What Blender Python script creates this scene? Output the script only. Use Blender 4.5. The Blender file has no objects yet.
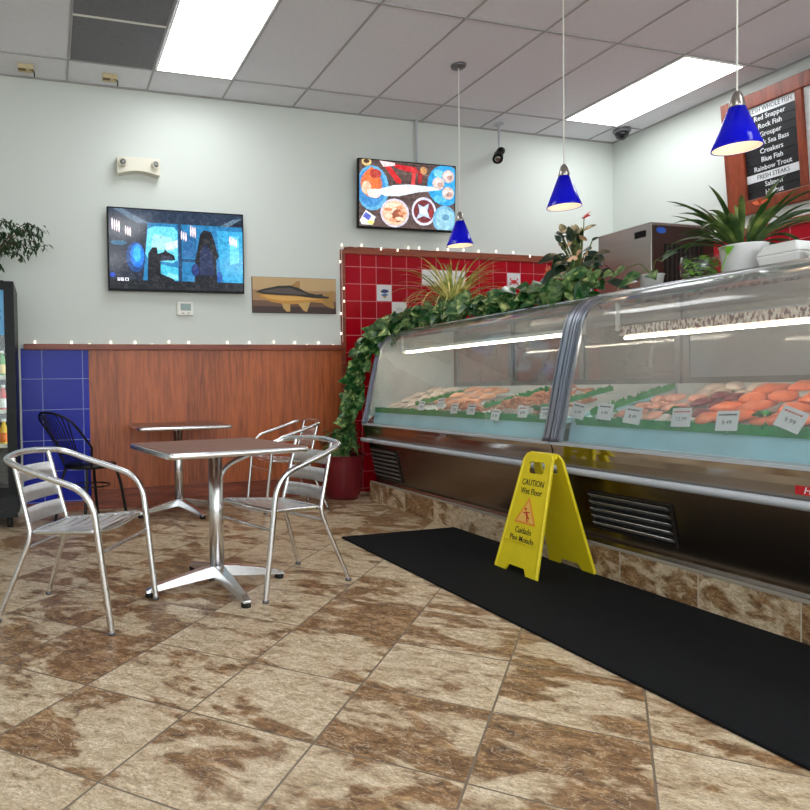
import bpy, bmesh, math, random
from math import sin, cos, pi, radians as R_, sqrt, atan2
from mathutils import Vector as V, Matrix as M4, noise
from mathutils.geometry import tessellate_polygon
random.seed(7)
sc = bpy.context.scene
C = sc.collection

# ------------------------------------------------------------------ materials
def lin(c):
    return tuple(((x/255)/12.92 if x/255 <= .04045 else ((x/255+.055)/1.055)**2.4) for x in c)
def newmat(n):
    m = bpy.data.materials.new(n); m.use_nodes = True
    nt = m.node_tree; nt.nodes.clear()
    out = nt.nodes.new('ShaderNodeOutputMaterial')
    return m, nt, out
def N(nt, t, **kw):
    n = nt.nodes.new(t)
    for k, v in kw.items():
        if k in ('operation', 'blend_type', 'data_type', 'noise_dimensions', 'wave_type', 'bands_direction', 'feature', 'interpolation_type', 'vector_type', 'distance'): setattr(n, k, v)
        else: n.inputs[k.replace('_', ' ')].default_value = v
    return n
def L(nt, a, b): nt.links.new(a, b)
def ramp(nt, fac, stops):
    r = nt.nodes.new('ShaderNodeValToRGB'); e = r.color_ramp.elements
    while len(e) < len(stops): e.new(.5)
    for i, (p, c) in enumerate(stops): e[i].position = p; e[i].color = (*c, 1)
    L(nt, fac, r.inputs[0]); return r.outputs[0]
def mat(n, col, rough=.5, metal=0., var=0., vscale=8., bump=0., bscale=60., emit=None, es=0., trans=0., stretch=None, coat=0., island=0., spec=.5, aniso=0.):
    m, nt, out = newmat(n)
    b = nt.nodes.new('ShaderNodeBsdfPrincipled')
    c = lin(col)
    b.inputs['Base Color'].default_value = (*c, 1)
    b.inputs['Roughness'].default_value = rough
    b.inputs['Metallic'].default_value = metal
    b.inputs['Specular IOR Level'].default_value = spec
    if coat: b.inputs['Coat Weight'].default_value = coat; b.inputs['Coat Roughness'].default_value = .08
    if emit: b.inputs['Emission Color'].default_value = (*lin(emit), 1); b.inputs['Emission Strength'].default_value = es
    if trans: b.inputs['Transmission Weight'].default_value = trans
    tc = nt.nodes.new('ShaderNodeTexCoord'); src = tc.outputs['Object']
    if stretch:
        mp = N(nt, 'ShaderNodeMapping', Scale=stretch); L(nt, src, mp.inputs[0]); src = mp.outputs[0]
    if var or island:
        no = N(nt, 'ShaderNodeTexNoise', Scale=vscale, Detail=5.); L(nt, src, no.inputs['Vector'])
        hi = tuple(min(1, x*(1+var)) for x in c); lo = tuple(x*(1-var) for x in c)
        o = ramp(nt, no.outputs[0], [(.3, lo), (.7, hi)])
        if island:
            g = nt.nodes.new('ShaderNodeNewGeometry')
            h = N(nt, 'ShaderNodeHueSaturation'); L(nt, o, h.inputs['Color'])
            mr = N(nt, 'ShaderNodeMapRange'); L(nt, g.outputs['Random Per Island'], mr.inputs[0])
            mr.inputs[3].default_value = 1-island; mr.inputs[4].default_value = 1+island
            L(nt, mr.outputs[0], h.inputs['Value']); o = h.outputs[0]
        L(nt, o, b.inputs['Base Color'])
    if bump:
        nb = N(nt, 'ShaderNodeTexNoise', Scale=bscale, Detail=4.); L(nt, src, nb.inputs['Vector'])
        bp = N(nt, 'ShaderNodeBump', Strength=bump, Distance=.01); L(nt, nb.outputs[0], bp.inputs['Height']); L(nt, bp.outputs[0], b.inputs['Normal'])
    L(nt, b.outputs[0], out.inputs[0]); return m
def emis(n, col, s):
    m, nt, out = newmat(n); e = N(nt, 'ShaderNodeEmission', Color=(*lin(col), 1), Strength=s); L(nt, e.outputs[0], out.inputs[0]); return m
def glassmat(n, tint=(.95, .97, .97), fog=.0, fogcol=(200, 205, 203), rough=.01, ior=1.45, fogvar=False):
    m, nt, out = newmat(n)
    t = N(nt, 'ShaderNodeBsdfTransparent', Color=(*tint, 1)); g = N(nt, 'ShaderNodeBsdfGlossy', Roughness=rough)
    fr = N(nt, 'ShaderNodeFresnel', IOR=ior); mx = nt.nodes.new('ShaderNodeMixShader')
    ge = nt.nodes.new('ShaderNodeNewGeometry'); io = N(nt, 'ShaderNodeMapRange'); L(nt, ge.outputs['Backfacing'], io.inputs[0])
    io.inputs[3].default_value = ior; io.inputs[4].default_value = 1/ior; L(nt, io.outputs[0], fr.inputs['IOR'])
    L(nt, fr.outputs[0], mx.inputs[0]); L(nt, g.outputs[0], mx.inputs[2])
    if fog:
        d = N(nt, 'ShaderNodeBsdfDiffuse', Color=(*lin(fogcol), 1)); tl = N(nt, 'ShaderNodeBsdfTranslucent', Color=(*lin(fogcol), 1))
        dm = N(nt, 'ShaderNodeMixShader'); dm.inputs[0].default_value = .5; L(nt, d.outputs[0], dm.inputs[1]); L(nt, tl.outputs[0], dm.inputs[2])
        m2 = nt.nodes.new('ShaderNodeMixShader'); m2.inputs[0].default_value = fog
        if fogvar:
            tc = nt.nodes.new('ShaderNodeTexCoord'); no = N(nt, 'ShaderNodeTexNoise', Scale=3., Detail=4.); L(nt, tc.outputs['Object'], no.inputs['Vector'])
            mr = N(nt, 'ShaderNodeMapRange'); L(nt, no.outputs[0], mr.inputs[0]); mr.inputs[1].default_value = .3; mr.inputs[2].default_value = .7
            mr.inputs[3].default_value = fog*.6; mr.inputs[4].default_value = fog*1.5; L(nt, mr.outputs[0], m2.inputs[0])
        L(nt, t.outputs[0], m2.inputs[1]); L(nt, dm.outputs[0], m2.inputs[2]); L(nt, m2.outputs[0], mx.inputs[1])
    else: L(nt, t.outputs[0], mx.inputs[1])
    L(nt, mx.outputs[0], out.inputs[0]); return m
def woodmat(n, base, dark, scale=(14, 14, 1.2), rough=.42, boards=0., sat=1.):
    m, nt, out = newmat(n)
    b = N(nt, 'ShaderNodeBsdfPrincipled', Roughness=rough)
    tc = nt.nodes.new('ShaderNodeTexCoord')
    mp = N(nt, 'ShaderNodeMapping', Scale=scale); L(nt, tc.outputs['Object'], mp.inputs[0])
    a = N(nt, 'ShaderNodeTexNoise', Scale=2.2, Detail=6., Distortion=.6); L(nt, mp.outputs[0], a.inputs['Vector'])
    f = N(nt, 'ShaderNodeTexNoise', Scale=9., Detail=3.); L(nt, mp.outputs[0], f.inputs['Vector'])
    ad = N(nt, 'ShaderNodeMath', operation='MULTIPLY_ADD'); L(nt, f.outputs[0], ad.inputs[0]); ad.inputs[1].default_value = .45; L(nt, a.outputs[0], ad.inputs[2])
    fac = ad.outputs[0]
    if boards:
        sx = nt.nodes.new('ShaderNodeSeparateXYZ'); L(nt, tc.outputs['Object'], sx.inputs[0])
        dv = N(nt, 'ShaderNodeMath', operation='DIVIDE'); L(nt, sx.outputs[0], dv.inputs[0]); dv.inputs[1].default_value = boards
        fl = N(nt, 'ShaderNodeMath', operation='FLOOR'); L(nt, dv.outputs[0], fl.inputs[0])
        wn = N(nt, 'ShaderNodeTexWhiteNoise', noise_dimensions='1D'); L(nt, fl.outputs[0], wn.inputs['W'])
        a2 = N(nt, 'ShaderNodeMath', operation='MULTIPLY_ADD'); L(nt, wn.outputs[0], a2.inputs[0]); a2.inputs[1].default_value = .16; L(nt, fac, a2.inputs[2]); fac = a2.outputs[0]
    c = ramp(nt, fac, [(.45, lin(dark)), (.95, lin(base))]); L(nt, c, b.inputs['Base Color'])
    L(nt, b.outputs[0], out.inputs[0]); return m

TS = .4292; TH = -.7879; PX, PY = .7098, 1.7755
def tilemat(n, stone_scale=1., diag=True, size=None, grout=(120, 105, 88), gw=.0065, light=1.):
    m, nt, out = newmat(n)
    b = nt.nodes.new('ShaderNodeBsdfPrincipled'); tc = nt.nodes.new('ShaderNodeTexCoord')
    sx = nt.nodes.new('ShaderNodeSeparateXYZ'); L(nt, tc.outputs['Object'], sx.inputs[0])
    def ma(op, a, c, d=None):
        q = nt.nodes.new('ShaderNodeMath'); q.operation = op
        for i, s in enumerate((a, c, d)):
            if s is None: continue
            if isinstance(s, (int, float)): q.inputs[i].default_value = s
            else: L(nt, s, q.inputs[i])
        return q.outputs[0]
    X, Y, Z = sx.outputs
    if diag:
        xx = ma('SUBTRACT', X, PX); yy = ma('SUBTRACT', Y, PY)
        u = ma('DIVIDE', ma('ADD', ma('MULTIPLY', xx, cos(TH)), ma('MULTIPLY', yy, sin(TH))), TS)
        v = ma('DIVIDE', ma('ADD', ma('MULTIPLY', xx, -sin(TH)), ma('MULTIPLY', yy, cos(TH))), TS)
        su, sv = TS, TS
    else:
        su, sv = size
        u = ma('DIVIDE', ma('SUBTRACT', Y, .13), su); v = ma('DIVIDE', ma('ADD', Z, .3), sv)
    fu = ma('FLOOR', u, None); fv = ma('FLOOR', v, None)
    ru = ma('SUBTRACT', u, fu); rv = ma('SUBTRACT', v, fv)
    eu = ma('MULTIPLY', ma('MINIMUM', ru, ma('SUBTRACT', 1., ru)), su)
    ev = ma('MULTIPLY', ma('MINIMUM', rv, ma('SUBTRACT', 1., rv)), sv)
    ed = ma('MINIMUM', eu, ev)
    gr = N(nt, 'ShaderNodeMapRange', interpolation_type='SMOOTHSTEP'); L(nt, ed, gr.inputs[0]); gr.inputs[1].default_value = gw*.35; gr.inputs[2].default_value = gw*.65
    mask = gr.outputs[0]
    cv = nt.nodes.new('ShaderNodeCombineXYZ'); L(nt, fu, cv.inputs[0]); L(nt, fv, cv.inputs[1])
    wn = N(nt, 'ShaderNodeTexWhiteNoise', noise_dimensions='2D'); L(nt, cv.outputs[0], wn.inputs['Vector'])
    off = N(nt, 'ShaderNodeVectorMath', operation='SCALE'); L(nt, wn.outputs['Color'], off.inputs[0]); off.inputs['Scale'].default_value = 37.
    uv = nt.nodes.new('ShaderNodeCombineXYZ')
    # streaks run along the tile's first direction
    L(nt, ma('MULTIPLY', u, su*2.9), uv.inputs[0]); L(nt, ma('MULTIPLY', v, sv*4.8), uv.inputs[1])
    sv_ = N(nt, 'ShaderNodeVectorMath', operation='ADD'); L(nt, uv.outputs[0], sv_.inputs[0]); L(nt, off.outputs[0], sv_.inputs[1])
    n1 = N(nt, 'ShaderNodeTexNoise', Scale=1.25*stone_scale, Detail=9., Roughness=.62, Distortion=.35); L(nt, sv_.outputs[0], n1.inputs['Vector'])
    n2 = N(nt, 'ShaderNodeTexNoise', Scale=24.*stone_scale, Detail=9., Roughness=.8, Distortion=.2); L(nt, sv_.outputs[0], n2.inputs['Vector'])
    n3 = N(nt, 'ShaderNodeTexNoise', Scale=4.5*stone_scale, Detail=8., Roughness=.7, Distortion=.8); L(nt, sv_.outputs[0], n3.inputs['Vector'])
    cream = ramp(nt, n3.outputs[0], [(.3, lin((148, 126, 100))), (.44, lin((202, 178, 144))), (.6, lin((230, 213, 185)))])
    brown = ramp(nt, n3.outputs[0], [(.3, lin((82, 60, 42))), (.48, lin((138, 101, 64))), (.66, lin((190, 152, 108)))])
    bias = ma('MULTIPLY_ADD', wn.outputs['Value'], .17, -.105)
    bf = ma('ADD', ma('ADD', n1.outputs[0], bias), ma('MULTIPLY_ADD', n2.outputs[0], .2, -.1))
    mr = N(nt, 'ShaderNodeMapRange', interpolation_type='SMOOTHSTEP'); L(nt, bf, mr.inputs[0]); mr.inputs[1].default_value = .455; mr.inputs[2].default_value = .545
    mx = N(nt, 'ShaderNodeMix', data_type='RGBA'); L(nt, mr.outputs[0], mx.inputs[0]); L(nt, cream, mx.inputs[6]); L(nt, brown, mx.inputs[7])
    pit = ramp(nt, n2.outputs[0], [(.3, (.3, .25, .2)), (.43, (.76, .73, .70)), (.55, (1, 1, 1)), (.66, (1.3, 1.3, 1.28))])
    mp = N(nt, 'ShaderNodeMix', data_type='RGBA', blend_type='MULTIPLY'); mp.inputs[0].default_value = 1.; L(nt, mx.outputs[2], mp.inputs[6]); L(nt, pit, mp.inputs[7])
    n4 = N(nt, 'ShaderNodeTexNoise', Scale=46.*stone_scale, Detail=6., Roughness=.8, Distortion=.3); L(nt, sv_.outputs[0], n4.inputs['Vector'])
    gt = ramp(nt, n4.outputs[0], [(.33, (.5, .46, .42)), (.46, (.9, .89, .88)), (.55, (1, 1, 1)), (.68, (1.22, 1.22, 1.2))])
    m4 = N(nt, 'ShaderNodeMix', data_type='RGBA', blend_type='MULTIPLY'); m4.inputs[0].default_value = 1.; L(nt, mp.outputs[2], m4.inputs[6]); L(nt, gt, m4.inputs[7]); mp = m4
    vn = N(nt, 'ShaderNodeTexNoise', Scale=3.2*stone_scale, Detail=5., Roughness=.6, Distortion=1.5); L(nt, sv_.outputs[0], vn.inputs['Vector'])
    ve = N(nt, 'ShaderNodeMapRange'); L(nt, ma('ABSOLUTE', ma('SUBTRACT', vn.outputs[0], .53), None), ve.inputs[0]); ve.inputs[1].default_value = .0; ve.inputs[2].default_value = .016; ve.inputs[3].default_value = .5; ve.inputs[4].default_value = 0.
    mv = N(nt, 'ShaderNodeMix', data_type='RGBA'); L(nt, ve.outputs[0], mv.inputs[0]); L(nt, mp.outputs[2], mv.inputs[6]); mv.inputs[7].default_value = (*lin((226, 208, 180)), 1); mp = mv
    mg = N(nt, 'ShaderNodeMix', data_type='RGBA'); L(nt, mask, mg.inputs[0]); mg.inputs[6].default_value = (*lin(grout), 1); L(nt, mp.outputs[2], mg.inputs[7])
    L(nt, mg.outputs[2], b.inputs['Base Color'])
    rr = N(nt, 'ShaderNodeMapRange'); L(nt, n2.outputs[0], rr.inputs[0]); rr.inputs[3].default_value = .5; rr.inputs[4].default_value = .22; L(nt, rr.outputs[0], b.inputs['Roughness'])
    hb = ma('ADD', ma('MULTIPLY', mask, .6), ma('MULTIPLY', n2.outputs[0], .35))
    bp = N(nt, 'ShaderNodeBump', Strength=.35, Distance=.006); L(nt, hb, bp.inputs['Height']); L(nt, bp.outputs[0], b.inputs['Normal'])
    L(nt, b.outputs[0], out.inputs[0]); return m
def gridmat(n, col, su, sv, ou, ov, gw, groutc, axes='XZ', rough=.15, vv=.1):
    m, nt, out = newmat(n)
    b = N(nt, 'ShaderNodeBsdfPrincipled', Roughness=rough); b.inputs['Specular IOR Level'].default_value = .22; tc = nt.nodes.new('ShaderNodeTexCoord')
    sx = nt.nodes.new('ShaderNodeSeparateXYZ'); L(nt, tc.outputs['Object'], sx.inputs[0])
    def ma(op, a, c):
        q = nt.nodes.new('ShaderNodeMath'); q.operation = op
        for i, s in enumerate((a, c)):
            if s is None: continue
            if isinstance(s, (int, float)): q.inputs[i].default_value = s
            else: L(nt, s, q.inputs[i])
        return q.outputs[0]
    a_ = sx.outputs['XYZ'.index(axes[0])]; c_ = sx.outputs['XYZ'.index(axes[1])]
    u = ma('DIVIDE', ma('SUBTRACT', a_, ou), su); v = ma('DIVIDE', ma('SUBTRACT', c_, ov), sv)
    fu = ma('FLOOR', u, None); fv = ma('FLOOR', v, None); ru = ma('SUBTRACT', u, fu); rv = ma('SUBTRACT', v, fv)
    ed = ma('MINIMUM', ma('MULTIPLY', ma('MINIMUM', ru, ma('SUBTRACT', 1., ru)), su), ma('MULTIPLY', ma('MINIMUM', rv, ma('SUBTRACT', 1., rv)), sv))
    g = ma('GREATER_THAN', ed, gw/2)
    cv = nt.nodes.new('ShaderNodeCombineXYZ'); L(nt, fu, cv.inputs[0]); L(nt, fv, cv.inputs[1])
    wn = N(nt, 'ShaderNodeTexWhiteNoise', noise_dimensions='2D'); L(nt, cv.outputs[0], wn.inputs['Vector'])
    c = lin(col); tcol = ramp(nt, wn.outputs['Value'], [(0, tuple(x*(1-vv) for x in c)), (1, tuple(min(1, x*(1+vv)) for x in c))])
    mx = N(nt, 'ShaderNodeMix', data_type='RGBA'); L(nt, g, mx.inputs[0]); mx.inputs[6].default_value = (*lin(groutc), 1); L(nt, tcol, mx.inputs[7])
    L(nt, mx.outputs[2], b.inputs['Base Color'])
    rg = N(nt, 'ShaderNodeMapRange'); L(nt, g, rg.inputs[0]); rg.inputs[3].default_value = .8; rg.inputs[4].default_value = rough; L(nt, rg.outputs[0], b.inputs['Roughness'])
    bp = N(nt, 'ShaderNodeBump', Strength=.3, Distance=.003); L(nt, g, bp.inputs['Height']); L(nt, bp.outputs[0], b.inputs['Normal'])
    L(nt, b.outputs[0], out.inputs[0]); return m
def leafmat(n, dark, light, rough=.35, vs=30., lo=.45, hi=.62, trans=.12):
    m, nt, out = newmat(n)
    b = N(nt, 'ShaderNodeBsdfPrincipled', Roughness=rough); tc = nt.nodes.new('ShaderNodeTexCoord')
    no = N(nt, 'ShaderNodeTexNoise', Scale=vs, Detail=3., Distortion=.6); L(nt, tc.outputs['Object'], no.inputs['Vector'])
    g = nt.nodes.new('ShaderNodeNewGeometry')
    ad = N(nt, 'ShaderNodeMath', operation='MULTIPLY_ADD'); L(nt, g.outputs['Random Per Island'], ad.inputs[0]); ad.inputs[1].default_value = .2; L(nt, no.outputs[0], ad.inputs[2])
    c = ramp(nt, ad.outputs[0], [(lo, lin(dark)), (hi, lin(tuple((a+b_)/2 for a, b_ in zip(dark, light)))), (min(.99, hi+.14), lin(light))])
    L(nt, c, b.inputs['Base Color'])
    t = nt.nodes.new('ShaderNodeBsdfTranslucent'); L(nt, c, t.inputs[0])
    mx = N(nt, 'ShaderNodeMixShader'); mx.inputs[0].default_value = trans; L(nt, b.outputs[0], mx.inputs[1]); L(nt, t.outputs[0], mx.inputs[2])
    L(nt, mx.outputs[0], out.inputs[0]); return m

MT = dict(
    wall=mat('wall_paint', (212, 217, 211), .75, bump=.05, bscale=220),
    ceil=mat('ceiling_board', (228, 229, 235), .9, var=.03, vscale=60, bump=.12, bscale=300),
    tbar=mat('ceiling_grid_metal', (172, 170, 172), .6),
    darkpanel=mat('smoked_panel', (108, 108, 113), .55, var=.1, vscale=40, bump=.1, bscale=200),
    floor=tilemat('travertine_floor'),
    curb=tilemat('travertine_curb', 1.5, False, (.43, .50), (196, 182, 160), .006),
    wood=woodmat('cherry_panelling', (188, 100, 55), (108, 52, 28), (16, 16, 1.1), .4, boards=.30),
    trimwood=woodmat('cherry_trim', (158, 78, 50), (98, 44, 28), (1.2, 14, 14), .4),
    frame=woodmat('menu_frame_wood', (156, 70, 38), (98, 40, 20), (10, 1.4, 10), .35),
    blue=gridmat('blue_glazed_tile', (14, 30, 158), .335, .263, -.047-.335, 1.142-.263*4, .006, (150, 160, 205), 'XZ', .26, .12),
    red=gridmat('red_glazed_tile', (168, 8, 28), .1685, .1665, 2.7735, .2015, .006, (214, 130, 134), 'XZ', .2, .12),
    redR=gridmat('red_glazed_tile_side', (168, 8, 28), .1685, .1665, .05, .2015, .006, (214, 130, 134), 'YZ', .2, .12),
    alu=mat('brushed_aluminium', (230, 230, 232), .26, 1., var=.05, vscale=30),
    slat=mat('satin_aluminium', (232, 232, 234), .42, 1., var=.06, vscale=40),
    chrome=mat('chrome', (225, 226, 230), .09, 1.),
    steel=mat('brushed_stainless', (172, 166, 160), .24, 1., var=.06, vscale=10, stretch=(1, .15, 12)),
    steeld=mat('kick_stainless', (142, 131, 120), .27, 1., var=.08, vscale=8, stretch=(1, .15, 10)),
    steelm=mat('polished_stainless', (190, 186, 182), .1, 1.),
    black=mat('black_plastic', (14, 14, 16), .4, spec=.2),
    blackm=mat('black_metal', (16, 16, 18), .35, .3),
    rubber=mat('black_rubber', (20, 20, 21), .7),
    matt=mat('mat_rubber', (20, 21, 23), .9, var=.15, vscale=14, bump=.35, bscale=500, spec=.15),
    white=mat('white_plastic', (232, 230, 222), .45),
    cream=mat('cream_plastic', (226, 221, 204), .5),
    rail=mat('grey_bumper', (190, 194, 200), .35),
    yellow=mat('yellow_plastic', (234, 212, 32), .4, var=.04, vscale=9),
    ink=mat('black_ink', (25, 25, 22), .6),
    redink=mat('red_ink', (200, 40, 30), .6),
    orange=mat('orange_ink', (238, 150, 50), .6),
    paper=mat('white_card', (236, 240, 244), .6),
    ice=mat('pale_blue_liner', (180, 230, 244), .5, var=.05, vscale=5),
    liner=mat('grey_liner', (206, 208, 208), .5),
    green=mat('green_plastic_leaf', (8, 150, 70), .45, var=.25, vscale=60),
    glass=glassmat('case_glass', (.95, .97, .965), .10, (205, 210, 207), .012, 1.42, True),
    glassb=glassmat('door_glass', (.9, .92, .92), .34, (180, 178, 172), .03, 1.45, True),
    glassc=glassmat('frosted_door_glass', (.8, .82, .82), .78, (196, 202, 206), .08, 1.45, False),
    glassn=glassmat('near_case_glass', (.93, .95, .95), .14, (206, 212, 214), .012, 1.42, True),
    pane=glassmat('window_glass'),
    jar=glassmat('clear_jar_glass', (.97, .99, .97), 0, rough=.01),
    shade=None,
    lamp=emis('lit_bulb', (255, 226, 190), 9.),
    bulbs=emis('tiny_bulb', (255, 240, 215), 1.6),
    tube=emis('case_tube', (255, 240, 216), 15.),
    panel=emis('lit_diffuser', (248, 252, 255), 5.),
    curbcap=mat('curb_edge', (160, 150, 136), .5),
    lens=mat('grey_lens', (150, 152, 150), .25),
    mull=mat('dark_steel_post', (176, 178, 190), .32, 1.),
    potred=mat('dark_red_glaze', (112, 24, 34), .3, var=.15, vscale=6),
    potwhite=mat('white_glaze', (226, 226, 226), .35),
    soil=mat('soil', (52, 38, 28), .95, bump=.6, bscale=80),
    stem=mat('plant_stem', (96, 110, 52), .6),
    bark=mat('woody_stem', (92, 72, 52), .8),
    pothos=leafmat('pothos_leaf', (32, 84, 38), (222, 228, 150), .3, 18, .55, .74),
    fine=leafmat('weeping_leaf', (34, 66, 34), (96, 120, 78), .45, 20, .5, .9),
    spider=leafmat('spider_leaf', (128, 150, 58), (244, 232, 160), .4, 14, .40, .60),
    strap=leafmat('strap_leaf', (46, 78, 36), (164, 178, 92), .3, 9, .52, .78),
    jade=leafmat('dark_glossy_leaf', (24, 50, 32), (74, 96, 60), .3, 16, .6, .95),
    salad=leafmat('bright_green_leaf', (120, 190, 50), (240, 244, 130), .4, 30, .5, .8),
    pink=mat('pink_spathe', (236, 120, 120), .4), peach=mat('pale_peach_bract', (232, 190, 150), .5), orangef=mat('orange_flower', (222, 98, 48), .5),
    grille=mat('dark_louvre', (84, 78, 72), .35, .8),
    hole=mat('dark_cavity', (12, 12, 12), .9),
    salmon=mat('salmon_flesh', (238, 122, 78), .35, var=.18, vscale=25, stretch=(1, 5, 1)),
    pinkf=mat('pink_fillet', (232, 170, 152), .35, var=.14, vscale=20),
    whitef=mat('white_fillet', (236, 218, 204), .35, var=.12, vscale=18),
    orf=mat('orange_pink_fillet', (236, 172, 136), .35, var=.16, vscale=18),
    tuna=mat('dark_red_fillet', (140, 74, 84), .35, var=.2, vscale=18),
    shrimp=mat('raw_shrimp', (212, 138, 104), .35, var=.34, vscale=60),
    foam=mat('white_foam', (232, 232, 230), .6),
    grey=mat('grey_metal', (120, 120, 124), .4, .6),
    screen=mat('black_screen', (8, 8, 10), .12),
    redbadge=mat('red_badge', (190, 22, 36), .3),
)
def shademat():
    m, nt, out = newmat('cobalt_glass_shade')
    b = N(nt, 'ShaderNodeBsdfPrincipled', Roughness=.12); b.inputs['Base Color'].default_value = (*lin((8, 16, 214)), 1)
    t = N(nt, 'ShaderNodeBsdfTranslucent', Color=(*lin((20, 40, 255)), 1)); mx = N(nt, 'ShaderNodeMixShader'); mx.inputs[0].default_value = .45
    L(nt, b.outputs[0], mx.inputs[1]); L(nt, t.outputs[0], mx.inputs[2]); L(nt, mx.outputs[0], out.inputs[0]); return m
MT['shade'] = shademat()
def tabletopmat():
    m, nt, out = newmat('slatted_tabletop')
    b = N(nt, 'ShaderNodeBsdfPrincipled', Roughness=.4); tc = nt.nodes.new('ShaderNodeTexCoord')
    sx = nt.nodes.new('ShaderNodeSeparateXYZ'); L(nt, tc.outputs['Object'], sx.inputs[0])
    d = N(nt, 'ShaderNodeMath', operation='MULTIPLY'); L(nt, sx.outputs[1], d.inputs[0]); d.inputs[1].default_value = 26.
    f = N(nt, 'ShaderNodeMath', operation='FRACT'); L(nt, d.outputs[0], f.inputs[0])
    g = N(nt, 'ShaderNodeMath', operation='GREATER_THAN'); L(nt, f.outputs[0], g.inputs[0]); g.inputs[1].default_value = .2
    no = N(nt, 'ShaderNodeTexNoise', Scale=30., Detail=4.); mp = N(nt, 'ShaderNodeMapping', Scale=(.2, 2., 1.)); L(nt, tc.outputs['Object'], mp.inputs[0]); L(nt, mp.outputs[0], no.inputs['Vector'])
    c = ramp(nt, no.outputs[0], [(.3, lin((84, 40, 28))), (.7, lin((128, 68, 46)))])
    mx = N(nt, 'ShaderNodeMix', data_type='RGBA'); L(nt, g.outputs[0], mx.inputs[0]); mx.inputs[6].default_value = (*lin((196, 160, 136)), 1); L(nt, c, mx.inputs[7])
    L(nt, mx.outputs[2], b.inputs['Base Color']); L(nt, b.outputs[0], out.inputs[0]); return m
MT['tabletop'] = tabletopmat()
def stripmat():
    m, nt, out = newmat('red_speckled_strip')
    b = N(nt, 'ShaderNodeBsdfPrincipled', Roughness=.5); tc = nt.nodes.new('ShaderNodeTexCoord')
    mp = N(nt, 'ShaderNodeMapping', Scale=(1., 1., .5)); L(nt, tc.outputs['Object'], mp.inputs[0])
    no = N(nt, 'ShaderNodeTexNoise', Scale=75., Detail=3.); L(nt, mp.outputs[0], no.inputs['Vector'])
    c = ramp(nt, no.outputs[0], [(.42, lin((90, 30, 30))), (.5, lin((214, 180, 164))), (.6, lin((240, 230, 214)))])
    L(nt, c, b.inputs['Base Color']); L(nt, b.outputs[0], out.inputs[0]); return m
MT['strip'] = stripmat()

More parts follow.
